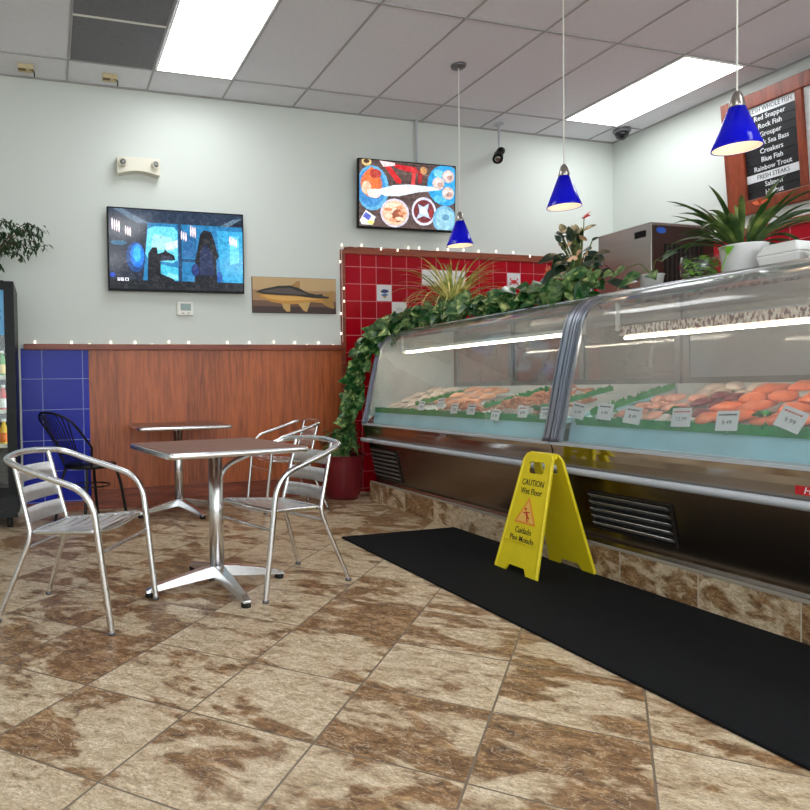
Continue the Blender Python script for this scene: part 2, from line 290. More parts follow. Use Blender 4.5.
# ------------------------------------------------------------------ mesh builder
def frame_m(o, u, v):
    u = V(u).normalized(); v = V(v).normalized(); n = u.cross(v)
    return M4(((u.x, v.x, n.x, o[0]), (u.y, v.y, n.y, o[1]), (u.z, v.z, n.z, o[2]), (0, 0, 0, 1)))
class MB:
    def __init__(s): s.v = []; s.f = []; s.m = []; s.sm = []
    def add(s, vs, fs, mi=0, smooth=False, mx=None):
        b = len(s.v)
        for p in vs: s.v.append(tuple(mx @ V(p)) if mx else tuple(p))
        for f in fs: s.f.append(tuple(i+b for i in f)); s.m.append(mi); s.sm.append(smooth)
        return s
    def box(s, c, d, mi=0, mx=None, bev=0.):
        x, y, z = d[0]/2, d[1]/2, d[2]/2
        if bev:
            bm = bmesh.new(); bmesh.ops.create_cube(bm, size=1)
            for q in bm.verts: q.co = V((q.co.x*d[0], q.co.y*d[1], q.co.z*d[2]))
            bmesh.ops.bevel(bm, geom=bm.edges[:], offset=bev, segments=2, profile=.5, affect='EDGES')
            bm.verts.index_update()
            vs = [(q.co.x+c[0], q.co.y+c[1], q.co.z+c[2]) for q in bm.verts]; fs = [[q.index for q in f.verts] for f in bm.faces]; bm.free()
            return s.add(vs, fs, mi, False, mx)
        vs = [(c[0]+i*x, c[1]+j*y, c[2]+k*z) for i in (-1, 1) for j in (-1, 1) for k in (-1, 1)]
        fs = [(0, 1, 3, 2), (4, 6, 7, 5), (0, 4, 5, 1), (2, 3, 7, 6), (0, 2, 6, 4), (1, 5, 7, 3)]
        return s.add(vs, fs, mi, False, mx)
    def tube(s, pts, r, seg=10, mi=0, closed=False, cap=True, mx=None, flat=1.):
        pts = [V(p) for p in pts]; n = len(pts)
        rs = r if isinstance(r, (list, tuple)) else [r]*n
        tans = []
        for i in range(n):
            a = pts[(i-1) % n] if (i or closed) else pts[0]; b = pts[(i+1) % n] if (i < n-1 or closed) else pts[-1]
            tans.append((b-a).normalized())
        up = V((0, 0, 1)) if abs(tans[0].z) < .9 else V((1, 0, 0))
        nrm = (up - tans[0]*up.dot(tans[0])).normalized(); vs = []
        for i in range(n):
            nrm = (nrm - tans[i]*nrm.dot(tans[i])).normalized(); bi = tans[i].cross(nrm)
            for k in range(seg):
                a = 2*pi*k/seg; vs.append(pts[i] + nrm*(cos(a)*rs[i]*flat) + bi*(sin(a)*rs[i]))
        fs = []
        for i in range(n if closed else n-1):
            j = (i+1) % n
            for k in range(seg):
                k2 = (k+1) % seg; fs.append((i*seg+k, i*seg+k2, j*seg+k2, j*seg+k))
        s.add(vs, fs, mi, True, mx)
        if cap and not closed:
            s.add(vs[:seg], [tuple(range(seg))[::-1]], mi, False, mx); s.add(vs[-seg:], [tuple(range(seg))], mi, False, mx)
        return s
    def lathe(s, prof, seg=32, mi=0, mx=None, smooth=True, c=(0, 0, 0)):
        vs = []; fs = []
        for r, z in prof:
            for k in range(seg):
                a = 2*pi*k/seg; vs.append((c[0]+r*cos(a), c[1]+r*sin(a), c[2]+z))
        for i in range(len(prof)-1):
            for k in range(seg):
                k2 = (k+1) % seg; fs.append((i*seg+k, i*seg+k2, (i+1)*seg+k2, (i+1)*seg+k))
        if prof[0][0] > 1e-5: fs.append(tuple(range(seg))[::-1])
        if prof[-1][0] > 1e-5: fs.append(tuple((len(prof)-1)*seg+k for k in range(seg)))
        return s.add(vs, fs, mi, smooth, mx)
    def olathe(s, prof, seg=32, mi=0, mx=None, c=(0, 0, 0)):
        vs = []; fs = []; n = len(prof)
        for r, z in prof:
            for k in range(seg):
                a = 2*pi*k/seg; vs.append((c[0]+r*cos(a), c[1]+r*sin(a), c[2]+z))
        for i in range(n):
            j = (i+1) % n
            for k in range(seg):
                k2 = (k+1) % seg; fs.append((i*seg+k, i*seg+k2, j*seg+k2, j*seg+k))
        return s.add(vs, fs, mi, True, mx)
    def poly(s, outer, holes=(), t=.01, mi=0, mx=None):
        loops = [[V((p[0], p[1], 0)) for p in outer]] + [[V((p[0], p[1], 0)) for p in h] for h in holes]
        tri = tessellate_polygon(loops); flat = [p for l in loops for p in l]; n = len(flat)
        vs = [(p.x, p.y, 0) for p in flat] + [(p.x, p.y, t) for p in flat]; fs = []
        for a, b, c in tri:
            if (flat[b]-flat[a]).cross(flat[c]-flat[a]).z < 0: b, c = c, b
            fs.append((a, c, b)); fs.append((a+n, b+n, c+n))
        k = 0
        for l in loops:
            m_ = len(l)
            for i in range(m_): fs.append((k+i, k+(i+1) % m_, n+k+(i+1) % m_, n+k+i))
            k += m_
        return s.add(vs, fs, mi, False, mx)
    def sph(s, c, r, seg=12, ring=8, mi=0, mx=None):
        r = r if isinstance(r, (tuple, list)) else (r, r, r); vs = [(c[0], c[1], c[2]-r[2])]; fs = []
        for i in range(1, ring):
            t = -pi/2+pi*i/ring
            for k in range(seg): vs.append((c[0]+r[0]*cos(t)*cos(2*pi*k/seg), c[1]+r[1]*cos(t)*sin(2*pi*k/seg), c[2]+r[2]*sin(t)))
        vs.append((c[0], c[1], c[2]+r[2])); top = len(vs)-1
        for k in range(seg):
            k2 = (k+1) % seg; fs.append((0, 1+k2, 1+k)); fs.append((top, 1+(ring-2)*seg+k, 1+(ring-2)*seg+k2))
            for i in range(ring-2): fs.append((1+i*seg+k, 1+i*seg+k2, 1+(i+1)*seg+k2, 1+(i+1)*seg+k))
        return s.add(vs, fs, mi, True, mx)
    def leaf(s, base, d, up, ln, w, droop=.3, fold=.25, shape='heart', mi=0, n=6):
        d = V(d).normalized(); up = V(up); side = d.cross(up).normalized(); up = side.cross(d).normalized()
        p = V(base); vs = []; fs = []
        W = {'heart': [.35, .95, 1., .82, .5, .22, .02], 'strap': [.45, .8, .95, 1., .9, .62, .03], 'oval': [.15, .7, .98, 1., .82, .5, .05]}[shape]
        for i in range(n+1):
            t = i/n; k = W[int(round(t*6))]*w/2
            dd = (d*cos(droop*t*1.6) - V((0, 0, 1))*sin(droop*t*1.6)).normalized()
            if i: p = p + dd*(ln/n)
            e = up*(fold*k)
            vs += [p - side*k + e, p, p + side*k + e]
        for i in range(n):
            b = i*3; fs += [(b, b+1, b+4, b+3), (b+1, b+2, b+5, b+4)]
        return s.add(vs, fs, mi, True)
    def build(s, name, mats, parent=None, loc=None, rz=0., bevel=0., autos=None):
        me = bpy.data.meshes.new(name); me.from_pydata([tuple(v) for v in s.v], [], s.f); me.update()
        for i, p in enumerate(me.polygons): p.material_index = s.m[i]; p.use_smooth = s.sm[i]
        for m in (mats if isinstance(mats, (list, tuple)) else [mats]): me.materials.append(MT[m] if isinstance(m, str) else m)
        o = bpy.data.objects.new(name, me); C.objects.link(o)
        if parent: o.parent = parent
        if loc: o.location = loc
        if rz: o.rotation_euler = (0, 0, rz)
        if bevel:
            q = o.modifiers.new('b', 'BEVEL'); q.width = bevel; q.segments = 2; q.limit_method = 'ANGLE'; q.angle_limit = R_(35)
        return o
def fillet(pts, r, n=6, closed=False):
    pts = [V(p) for p in pts]; out = []; m = len(pts)
    for i, p in enumerate(pts):
        if not closed and i in (0, m-1): out.append(p); continue
        a = pts[i-1]; b = pts[(i+1) % m]; rr = r[i] if isinstance(r, (list, tuple)) else r
        da = (a-p); db = (b-p); k = min(rr, da.length*.49, db.length*.49)
        A = p+da.normalized()*k; B = p+db.normalized()*k
        for j in range(n+1):
            t = j/n; out.append(A*(1-t)**2+p*2*t*(1-t)+B*t*t)
    return out
def spline(pts, n=8, closed=False):
    P = [V(p) for p in pts]; m = len(P); out = []
    for i in range(m if closed else m-1):
        if closed: a, b, c, d = P[i-1], P[i], P[(i+1) % m], P[(i+2) % m]
        else: a, b, c, d = P[max(i-1, 0)], P[i], P[i+1], P[min(i+2, m-1)]
        for j in range(n):
            t = j/n; out.append(.5*((2*b)+(c-a)*t+(2*a-5*b+4*c-d)*t*t+(3*b-a-3*c+d)*t**3))
    if not closed: out.append(P[-1])
    return out
def tag(o, label, cat, group=None, kind=None):
    if label: o['label'] = label
    if cat: o['category'] = cat
    if group: o['group'] = group
    if kind: o['kind'] = kind
    return o
def thing(name, label, cat, loc=(0, 0, 0), rz=0., group=None):
    o = bpy.data.objects.new(name, None); C.objects.link(o); o.empty_display_size = .1
    o.location = loc; o.rotation_euler = (0, 0, rz); return tag(o, label, cat, group)
def struct(o): o['kind'] = 'structure'; return o
def copy_tree(o, parent=None):
    c = o.copy(); C.objects.link(c)
    if parent: c.parent = parent
    for ch in list(o.children): copy_tree(ch, c)
    return c
def text(name, body, size, mx, m, parent=None, align='CENTER', ext=.0006, sx=1., bold=0., shear=0.):
    cu = bpy.data.curves.new(name, 'FONT'); cu.body = body; cu.size = size; cu.align_x = align; cu.align_y = 'CENTER'
    cu.extrude = ext; cu.offset = bold; cu.resolution_u = 2; cu.shear = shear
    t = bpy.data.objects.new(name, cu); C.objects.link(t); dg = bpy.context.evaluated_depsgraph_get(); dg.update()
    me = bpy.data.meshes.new_from_object(t.evaluated_get(dg)); bpy.data.objects.remove(t)
    me.transform(mx @ M4.Diagonal((sx, 1, 1, 1))); me.materials.clear(); me.materials.append(MT[m] if isinstance(m, str) else m)
    o = bpy.data.objects.new(name, me); C.objects.link(o)
    if parent: o.parent = parent
    return o

# ------------------------------------------------------------------ camera
f_px, yaw, pitch, roll, cx = 666.6, .29090, -.02433, .01644, 248.2
CH = 1.03
fwd = V((sin(yaw)*cos(pitch), cos(yaw)*cos(pitch), sin(pitch))); rt = V((cos(yaw), -sin(yaw), 0)); dn = -rt.cross(fwd)
r2 = rt*cos(roll)+dn*sin(roll); d2 = -rt*sin(roll)+dn*cos(roll)
cam = bpy.data.cameras.new('camera'); co = bpy.data.objects.new('camera', cam); C.objects.link(co)
cam.sensor_width = 36; cam.lens = f_px*36/810; cam.shift_x = (405-cx)/810; cam.clip_start = .02
co.matrix_world = M4(((r2.x, -d2.x, -fwd.x, 0), (r2.y, -d2.y, -fwd.y, 0), (r2.z, -d2.z, -fwd.z, CH), (0, 0, 0, 1)))
sc.camera = co

# ------------------------------------------------------------------ room shell
H = 3.676; WY = 5.95; WX = 6.03; LX = -3.6; FY = -3.4
GX0, GS, GY0, GL = .2105, .6832, 5.545, 1.35
def quad(name, pts, m, kind=True, **k):
    o = MB().add(pts, [(0, 1, 2, 3)]).build(name, m); return struct(o)
def wallbox(name, lo, hi, m):
    return struct(MB().box([(a+b)/2 for a, b in zip(lo, hi)], [b-a for a, b in zip(lo, hi)]).build(name, m))
wallbox('floor', (LX, FY, -.1), (WX, WY, 0), 'floor')
wallbox('ceiling', (LX, FY, H), (WX, WY, H+.1), 'ceil')
wallbox('wall_back', (LX-.1, WY, 0), (WX+.1, WY+.1, H), 'wall')
wallbox('wall_right', (WX, FY, 0), (WX+.1, WY, H), 'wall')
wallbox('wall_left', (LX-.1, FY, 0), (LX, WY, H), 'wall')
# storefront behind the camera
b = MB(); b.box(((LX+WX)/2, FY-.05, .2), (WX-LX, .1, .4)); b.box(((LX+WX)/2, FY-.05, 3.3), (WX-LX, .1, H-2.92))
for x in (LX+.1, -1.2, 1.2, 3.6, WX-.1): b.box((x, FY-.05, 1.66), (.2, .1, 2.52))
struct(b.build('wall_front', 'wall'))
wx = [LX+.1, -1.2, 1.2, 3.6, WX-.1]
for i in range(4):
    a, c = wx[i]+.1, wx[i+1]-.1; b = MB()
    for px in (a+.025, c-.025): b.box((px, FY-.05, 1.66), (.05, .06, 2.52))
    for pz in (.425, 2.895): b.box(((a+c)/2, FY-.05, pz), (c-a-.1, .06, .05))
    w = struct(b.build('window_%d' % (i+1), 'grey'))
    MB().box(((a+c)/2, FY-.05, 1.66), (c-a-.1, .008, 2.42)).build('window_pane', 'pane', w)
# ceiling grid (T bars)
b = MB(); zt = H-.004
for i in range(-5, 9):
    x = GX0+GS*i
    if x > LX and x < WX: b.box((x, (FY+WY)/2, zt), (.015, WY-FY, .008))
for k in range(0, 7):
    y = GY0-GL*k
    if y > FY: b.box(((LX+WX)/2, y, zt), (WX-LX, .015, .0082))
b.box(((LX+WX)/2, WY-.012, zt), (WX-LX, .024, .0084)); b.box((WX-.012, (FY+WY)/2, zt), (.024, WY-FY, .0084))
struct(b.build('trim_1', 'tbar'))
# dark lay-in panels
for k, lab in ((0, 'dark grey ceiling panel nearest the back wall, left of the lit panel'), (1, 'dark grey ceiling panel at the top edge of the picture, further from the back wall')):
    o = MB().box((GX0+GS/2, GY0-GL*(.25+.5*k), H-.0035), (GS-.03, GL/2-.03, .005)).build('ceiling_panel', 'darkpanel'); tag(o, lab, 'ceiling panel', 'dark ceiling panels')
struct(MB().box((GX0+GS/2, GY0-GL*.5, H-.006), (GS-.022, .016, .008)).build('trim_2', 'white'))
# lit panels
def ceiling_light(i, k, label):
    t = thing('ceiling_light', label, 'ceiling light', (GX0+GS*(i+.5), GY0-GL*(k+.5), H-.012), 0, 'recessed ceiling light panels')
    w, l = GS-.05, GL-.05; b = MB()
    for sx in (-1, 1): b.box((sx*(w/2+.006), 0, .003), (.012, l+.024, .008))
    for sy in (-1, 1): b.box((0, sy*(l/2+.006), .003), (w, .012, .008))
    b.build('frame', 'white', t); MB().box((0, 0, .003), (w, l, .004)).build('diffuser', 'panel', t)
ceiling_light(1, 0, 'lit ceiling panel at upper left, above the wall television and beside the dark panels')
ceiling_light(7, 0, 'lit ceiling panel at upper right, near the corner of the right wall')
for i, k, w in ((1, 3, 'added unseen lit panel over the open floor in front of the tables'), (5, 3, 'added lit panel above the display counter, outside the picture'), (1, 5, 'added unseen lit panel nearest the shop windows on the left'), (5, 5, 'added unseen lit panel nearest the shop windows on the right'), (-3, 3, 'added unseen lit panel over the left side of the shop')):
    ceiling_light(i, k, w)  # extra panels out of view, added for illumination and reflections
# wainscot
struct(MB().box((-1.78, WY-.006, .70), (3.13, .012, 1.38)).build('trim_3', 'wall'))
struct(MB().box((.0615, WY-.008, .725), (.555, .016, 1.35)).build('trim_4', 'blue'))
struct(MB().box((1.545, WY-.008, .725), (2.41, .016, 1.35)).build('trim_5', 'wood'))
struct(MB().box((.0615, WY-.02, 0.001+.04), (.555, .012, .08)).build('baseboard_left', 'trimwood'))
bb = MB().box((1.545, WY-.018, .085), (2.41, .02, .17)).box((1.545, WY-.02, .165), (2.41, .03, .018)); struct(bb.build('baseboard_back', 'trimwood', bevel=.003))
struct(MB().box((1.285, WY-.022, 1.413), (2.95, .044, .05)).build('trim_6', 'trimwood', bevel=.004))
# red tile backsplash, wooden border
struct(MB().box((4.40, WY-.008, 1.16), (3.25, .016, 2.32)).build('trim_7', 'red'))
struct(MB().box((WX-.008, 3.45, 1.16), (.016, 4.95, 2.32)).build('trim_8', 'redR'))
struct(MB().box((2.752, WY-.014, 1.18), (.046, .028, 2.36)).box((4.40, WY-.014, 2.355), (3.255, .0285, .07)).box((WX-.014, 3.45, 2.355), (.028, 4.95, .07)).build('trim_9', 'trimwood', bevel=.003))

# ------------------------------------------------------------------ counter curb, mat
struct(MB().box((3.6, 3.02, .083), (1.63, 4.92, .166)).build('trim_10', 'curb'))
struct(MB().box((2.792, 3.02, .171), (.02, 4.9, .012)).build('trim_11', 'curbcap'))
b = MB().box((2.335, 2.25, .006), (.885, 3.81, .012), bev=.004)
tag(b.build('floor_mat', 'matt'), 'long black rubber mat on the tiles in front of the display cases', 'mat')

# ------------------------------------------------------------------ display cases
GP = [(2.702, .705), (2.735, .83), (2.785, 1.06), (2.835, 1.27), (2.862, 1.37), (2.89, 1.428), (2.935, 1.474), (2.985, 1.502), (3.03, 1.518)]
def sweep(prof, y0, y1, mi=0, mb=None, closed=True, smooth=True):
    mb = mb or MB(); n = len(prof); vs = [(x, y0, z) for x, z in prof]+[(x, y1, z) for x, z in prof]
    fs = [(i, (i+1) % n, n+(i+1) % n, n+i) for i in range(n if closed else n-1)]
    mb.add(vs, fs, mi, smooth)
    if closed:
        # end caps as quads between front and back halves
        loops = [[V((p[0], p[1], 0)) for p in prof]]
        for a, c, d in tessellate_polygon(loops): mb.add([vs[a], vs[c], vs[d]], [(0, 1, 2)], mi); mb.add([vs[n+a], vs[n+d], vs[n+c]], [(0, 1, 2)], mi)
    return mb
def offs(prof, d):
    out = []
    for i, (x, z) in enumerate(prof):
        a = prof[max(0, i-1)]; b_ = prof[min(len(prof)-1, i+1)]; t = V((b_[0]-a[0], b_[1]-a[1])).normalized(); out.append((x-t.y*d, z+t.x*d))
    return out
def gprof(n=4):
    pts = spline([(x, z, 0) for x, z in GP], n); return [(p.x, p.y) for p in pts]
GPs = gprof()
def band(d0, d1): return offs(GPs, d0)+offs(GPs, d1)[::-1]
def display_case(y0, y1, label, first):
    t = thing('display_case', label, 'display case', (0, 0, 0), 0, 'refrigerated seafood cases')
    e = .004; ya, yb = y0+e, y1-e
    # lower cabinet: back body and sloping stainless front
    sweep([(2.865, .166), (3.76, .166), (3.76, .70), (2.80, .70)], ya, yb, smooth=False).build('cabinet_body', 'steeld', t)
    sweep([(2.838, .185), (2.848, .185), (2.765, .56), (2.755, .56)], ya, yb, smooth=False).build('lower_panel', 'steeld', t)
    sweep([(2.832, .168), (2.862, .168), (2.852, .20), (2.84, .20)], ya, yb, smooth=False).build('kick_strip', 'steel', t)
    sweep([(2.742, .53), (2.765, .53), (2.80, .628), (2.716, .628), (2.722, .57)], ya, yb, smooth=False).build('upper_panel', 'steel', t)
    sweep([(2.716, .628), (2.80, .628), (2.80, .692), (2.704, .692), (2.712, .66)], ya, yb, smooth=False).build('front_band', 'steelm', t)
    sweep([(2.692, .690), (2.80, .690), (2.80, .704), (2.692, .704)], ya, yb, smooth=False).build('glass_sill', 'rail', t)
    b = MB(); b.tube([(2.697, ya, .558), (2.697, yb, .558)], .019, 14, flat=1.); y = ya+.2
    while y < yb: b.box((2.722, y, .558), (.03, .04, .018)); y += .6
    b.build('bumper_rail', 'rail', t)
    # glass
    sweep(band(0, .006), ya+.04, yb-.04).build('curved_glass', 'glass' if first else 'glassn', t)
    for s_, yy in ((1, ya), (-1, yb)):
        b = MB()
        for k in range(4):
            o = yy + s_*.0175*k; w_ = .0145
            sweep(band(.014-.004*k, -.012), min(o, o+s_*w_), max(o, o+s_*w_), mb=b)
        b.build('mullion', 'mull', t)
    # interior
    b = sweep([(2.80, .704), (2.806, .704), (2.824, .80), (2.818, .80)], ya+.02, yb-.02, smooth=False); b.build('front_liner', 'ice', t)
    sweep([(2.826, .80), (3.62, .93), (3.62, .955), (2.826, .828)], ya+.02, yb-.02, smooth=False).build('deck', 'ice', t)
    sweep([(3.62, .70), (3.76, .70), (3.76, 1.02), (3.62, 1.02)], ya, yb, smooth=False).build('rear_ledge', 'liner', t)
    sweep([(3.035, 1.48), (3.06, 1.455), (3.62, 1.455), (3.72, 1.44), (3.76, 1.44), (3.76, 1.552), (3.17, 1.552), (3.12, 1.547), (3.045, 1.525), (3.028, 1.515)], ya, yb, smooth=False).build('top_cap', 'steelm', t)
    b = MB()
    for k in range(3): b.tube([(3.05+.035*k, ya, 1.526+.009*k), (3.05+.035*k, yb, 1.526+.009*k)], .008, 8)
    b.build('top_trim', 'chrome', t)
    # sliding rear doors
    n = 3; dy = (yb-ya-.04)/n
    for k in range(n):
        xd = 3.665 + .03*(k % 2); d = thing('rear_door', None, None, (xd, ya+.02+dy*(k+.5), 1.235)); d.parent = t
        b = MB(); w, h = dy+.03, .44
        for s_ in (-1, 1): b.box((0, s_*(w/2-.02), 0), (.02, .04, h)); b.box((0, 0, s_*(h/2-.02)), (.0198, w-.08, .04))
        b.build('door_frame', 'grey', d); MB().box((0, 0, 0), (.006, w-.08, h-.08)).build('door_glass', 'glassb' if first else 'glassc', d)
    # end panels
    for yy in ([yb-.02] if first else [ya+.005]):
        pr = [(x+.02, z) for x, z in GPs]+[(3.64, 1.46), (3.64, .95), (2.84, .80)]
        sweep(pr, yy, yy+.012, smooth=False).build('end_wall', 'liner', t)
    # lamp under the cap, with a red and white speckled strip in the near case
    MB().box((3.05, (ya+yb)/2, 1.315 if not first else 1.35), (.05, yb-ya-.3, .05 if not first else .02)).build('speckled_strip' if not first else 'lamp_housing', 'strip' if not first else 'liner', t)
    lz = 1.275 if not first else 1.328; MB().tube([(3.05, ya+.17, lz), (3.05, yb-.17, lz)], .008, 10).build('lamp_tube', 'tube', t)
    for yy in (ya+.12, yb-.12): MB().box((3.05, yy, 1.40), (.02, .014, .16)).build('lamp_bracket', 'white', t)
    return t
YJ = 3.10
caseA = display_case(YJ, 5.45, 'curved glass seafood case at the far end, by the potted vine and back wall', True)
caseB = display_case(.72, YJ, 'curved glass seafood case at the near end, behind the yellow wet floor sign', False)
def grille(t, y0, y1, z0, z1, nsl):
    a = V((2.838, 0, .185)); c = V((2.755, 0, .56)); dv = (c-a).normalized()
    def at(z): k = (z-.185)/.375; return 2.838+(2.755-2.838)*k
    mx = frame_m((at(z0)-.001, y1, z0), (0, -1, 0), (at(z1)-at(z0), 0, z1-z0)); w, h = y1-y0, sqrt((z1-z0)**2+(at(z1)-at(z0))**2)
    g = MB().box((w/2, h/2, .0), (w, h, .004), mx=mx).build('vent_grille', 'hole', t)
    b = MB()
    for x in (.005, w-.005): b.box((x, h/2, .006), (.010, h, .010), mx=mx)
    for y in (.004, h-.004): b.box((w/2, y, .006), (w-.02, .008, .0098), mx=mx)
    b.build('grille_frame', 'grille', g)
    for k in range(nsl):
        yy = h*(k+.8)/(nsl+.4); q = mx @ M4.Translation((w/2, yy, .012)) @ M4.Rotation(.75, 4, 'X')
        MB().box((0, 0, 0), (w-.024, .034, .003), mx=q).build('louvre', 'slat', g)
grille(caseB, 2.405, 2.905, .25, .455, 5)
grille(caseA, 4.96, 5.42, .22, .49, 7)
# red badge at the near case
bd = MB().box((2.7165, 1.722, .612), (.004, .21, .034)).build('badge', 'redbadge', caseB)
text('badge_lettering', 'Hussmann', .036, frame_m((2.7142, 1.722, .612), (0, -1, 0), (0, 0, 1)), 'paper', bd, shear=.25)

# ------------------------------------------------------------------ food in the cases
def deckz(x): return .828+(x-2.826)*.16
def fillet_mb(l, w, h, seed):
    rnd = random.Random(seed); mb = MB(); n, m_ = 12, 12; vs = []; fs = []
    bend = rnd.uniform(-.15, .15)
    for i in range(n+1):
        t = i/n; k = (sin(pi*min(1, t*1.15+.04)))**.55*(1-.45*t) if t < .82 else (sin(pi*min(1, t*1.15+.04)))**.6*(1-.45*t)
        k = max(k, .04); cx_ = (t-.5)*l; cyy = bend*l*((t-.5)**2)*2
        for j in range(m_):
            a = 2*pi*j/m_; r = k*(1+.06*sin(3*a+i))
            vs.append((cx_, cyy+cos(a)*w/2*r, max(-.25, sin(a))*h*r*(1 if sin(a) > 0 else .5)))
    for i in range(n):
        for j in range(m_): fs.append((i*m_+j, i*m_+(j+1) % m_, (i+1)*m_+(j+1) % m_, (i+1)*m_+j))
    fs.append(tuple(range(m_))[::-1]); fs.append(tuple(n*m_+j for j in range(m_)))
    mb.add(vs, fs, 0, True); return mb
def heap(name, m, label, cat, group, y0, y1, x0, x1, cols, rows, l, w, h, ang, seed, lift=.0):
    rnd = random.Random(seed); protos = [fillet_mb(l, w, h, seed+k).build(name, m) for k in range(2)]; used = []
    lay = 0
    for r in range(rows):
        for c_ in range(cols):
            p = protos[len(used)] if len(used) < 2 else protos[rnd.randrange(2)].copy()
            if len(used) >= 2: C.objects.link(p)
            x = x0+(x1-x0)*(r+.5)/rows + rnd.uniform(-.015, .015); y = y0+(y1-y0)*(c_+.5)/cols + rnd.uniform(-.012, .012)
            p.location = (x, y, deckz(x)+.012+lift+h*.55*(r)+h*.25*(c_ % 2))
            p.rotation_euler = (rnd.uniform(-.12, .12), -.16, ang+rnd.uniform(-.2, .2)); used.append(p)
            tag(p, label, cat, group)
heap('fish_fillet', 'whitef', 'pale pinkish white fish fillet in the heap at the far end of the far case', 'fish fillet', 'white fillets at the far end', 4.82, 5.36, 2.90, 3.42, 4, 4, .24, .11, .034, .35, 11)
heap('fish_fillet', 'orf', 'peach coloured fish fillet in the heap left of the shrimp, far case', 'fish fillet', 'peach fillets in the far case', 4.30, 4.80, 3.05, 3.44, 4, 3, .23, .11, .036, .3, 23, .012)
heap('fish_fillet', 'pinkf', 'pink fish fillet in the first heap right of the chrome mullion, near case', 'fish fillet', 'pink fillets in the near case', 2.62, 2.90, 2.90, 3.32, 3, 3, .22, .10, .03, .2, 31)
heap('fish_fillet', 'tuna', 'dark red fish fillet between the pink fillets and the salmon', 'fish fillet', 'dark red fillets in the near case', 2.43, 2.60, 2.98, 3.36, 2, 3, .2, .09, .032, .25, 41)
heap('fish_fillet', 'whitef', 'cream white fish fillet at the back of the near case, behind the dark red fillets', 'fish fillet', 'white fillets at the back of the near case', 2.45, 2.80, 3.36, 3.52, 3, 2, .22, .1, .036, .3, 43, .03)
heap('salmon_fillet', 'salmon', 'bright orange salmon fillet in the heap by the tilted price card, near case', 'salmon fillet', 'salmon fillets in the near case', 1.72, 2.40, 2.88, 3.42, 5, 4, .27, .13, .038, .15, 51, .004)
# shrimps
def shrimp_mb():
    mb = MB(); pts = [(.022*cos(a)*1.1, .0, .022*sin(a)) for a in [2.9-.38*k for k in range(9)]]
    mb.tube(pts, [.0095, .011, .0115, .011, .0102, .009, .0075, .006, .0035], 7)
    e = V(pts[-1])
    for s_ in (-1, 1): mb.leaf(e, (.3, s_*.5, -1), (1, 0, 0), .016, .009, 0, .1, 'oval', n=6)
    return mb
sp = shrimp_mb().build('shrimp', 'shrimp'); rnd = random.Random(5); cnt = 0
def shrimp_pile(n, x0, x1, y0, y1, peak, label, group):
    global cnt
    for k in range(n):
        s_ = sp if cnt == 0 else sp.copy()
        if cnt: C.objects.link(s_)
        x = rnd.uniform(x0, x1); y = rnd.uniform(y0, y1); u = (1-abs(2*(y-y0)/(y1-y0)-1)**2)
        s_.location = (x, y, deckz(x)+.014+peak*u*rnd.uniform(.35, 1)); s_.rotation_euler = (pi/2+rnd.uniform(-.7, .7), rnd.uniform(-.5, .5), rnd.uniform(0, 6.28))
        s_.scale = (1.15,)*3; tag(s_, label, 'shrimp', group); cnt += 1
shrimp_pile(130, 2.88, 3.42, 3.40, 3.88, .085, 'raw brown pink shrimp in the large pile beside the chrome mullion, far case', 'shrimp in the large pile')
shrimp_pile(55, 2.87, 3.03, 3.98, 4.46, .03, 'raw shrimp in the small front pile before the peach fillets, far case', 'shrimp in the small front pile')
# beds under the piles so the heaps have body
def mound(name, m, label, cat, x0, x1, y0, y1, h, group=None):
    mb = MB(); n = 10; vs = []; fs = []
    for i in range(n+1):
        for j in range(n+1):
            x = x0+(x1-x0)*i/n; y = y0+(y1-y0)*j/n; u = (sin(pi*i/n)*sin(pi*j/n))**.6 if 0 < i < n and 0 < j < n else 0
            vs.append((x, y, deckz(x)+.002+h*u*(.8+.3*noise.noise(V((x*14, y*14, 0))))))
    for i in range(n):
        for j in range(n): a = i*(n+1)+j; fs.append((a, a+n+1, a+n+2, a+1))
    mb.add(vs, fs, 0, True); o = mb.build(name, m); return tag(o, label, cat, group, 'stuff')
MT['icebed'] = mat('crushed_ice', (222, 230, 232), .3, bump=.8, bscale=90)
mound('crushed_ice', 'icebed', 'bed of crushed ice under the seafood in the far case', 'ice', 2.85, 3.6, 3.2, 5.36, .022)
mound('crushed_ice', 'icebed', 'bed of crushed ice under the seafood in the near case', 'ice', 2.85, 3.6, .9, 3.0, .022)
# parsley style divider strips
def grass(p0, p1, label, h=.04, n=60, hh=.026):
    a, c = V(p0), V(p1); d = (c-a); mb = MB(); rn = random.Random(int(a.y*100))
    mb.box((0, 0, 0), (d.length, .010, hh), mx=M4.Translation((a+c)/2) @ M4.Rotation(atan2(d.y, d.x), 4, 'Z') @ M4.Rotation(-math.asin(d.z/d.length), 4, 'Y'))
    for k in range(n):
        p = a+d*(k+rn.random())/n
        mb.leaf(p, (rn.uniform(-.5, .5), rn.uniform(-.6, .6), 1), (rn.uniform(-1, 1), rn.uniform(-1, 1), .1), h*rn.uniform(.7, 1.1), .022, .1, .2, 'oval', n=6)
    return tag(mb.build('divider', 'green'), label, 'divider', 'green plastic garnish strips')
grass((2.816, 3.17, .822), (2.816, 5.41, .822), 'green plastic garnish strip along the front of the far case', .034, 90, .044)
grass((2.816, .80, .822), (2.816, 3.03, .822), 'green plastic garnish strip along the front of the near case', .034, 90, .044)
for y, lab in ((4.80, 'green divider strip between the white and the peach fillets'), (3.91, 'green divider strip left of the large shrimp pile'), (3.36, 'green divider strip right of the large shrimp pile, next to the mullion')):
    grass((2.86, y, deckz(2.86)+.05), (3.40, y, deckz(3.40)+.075), lab, .03, 50)
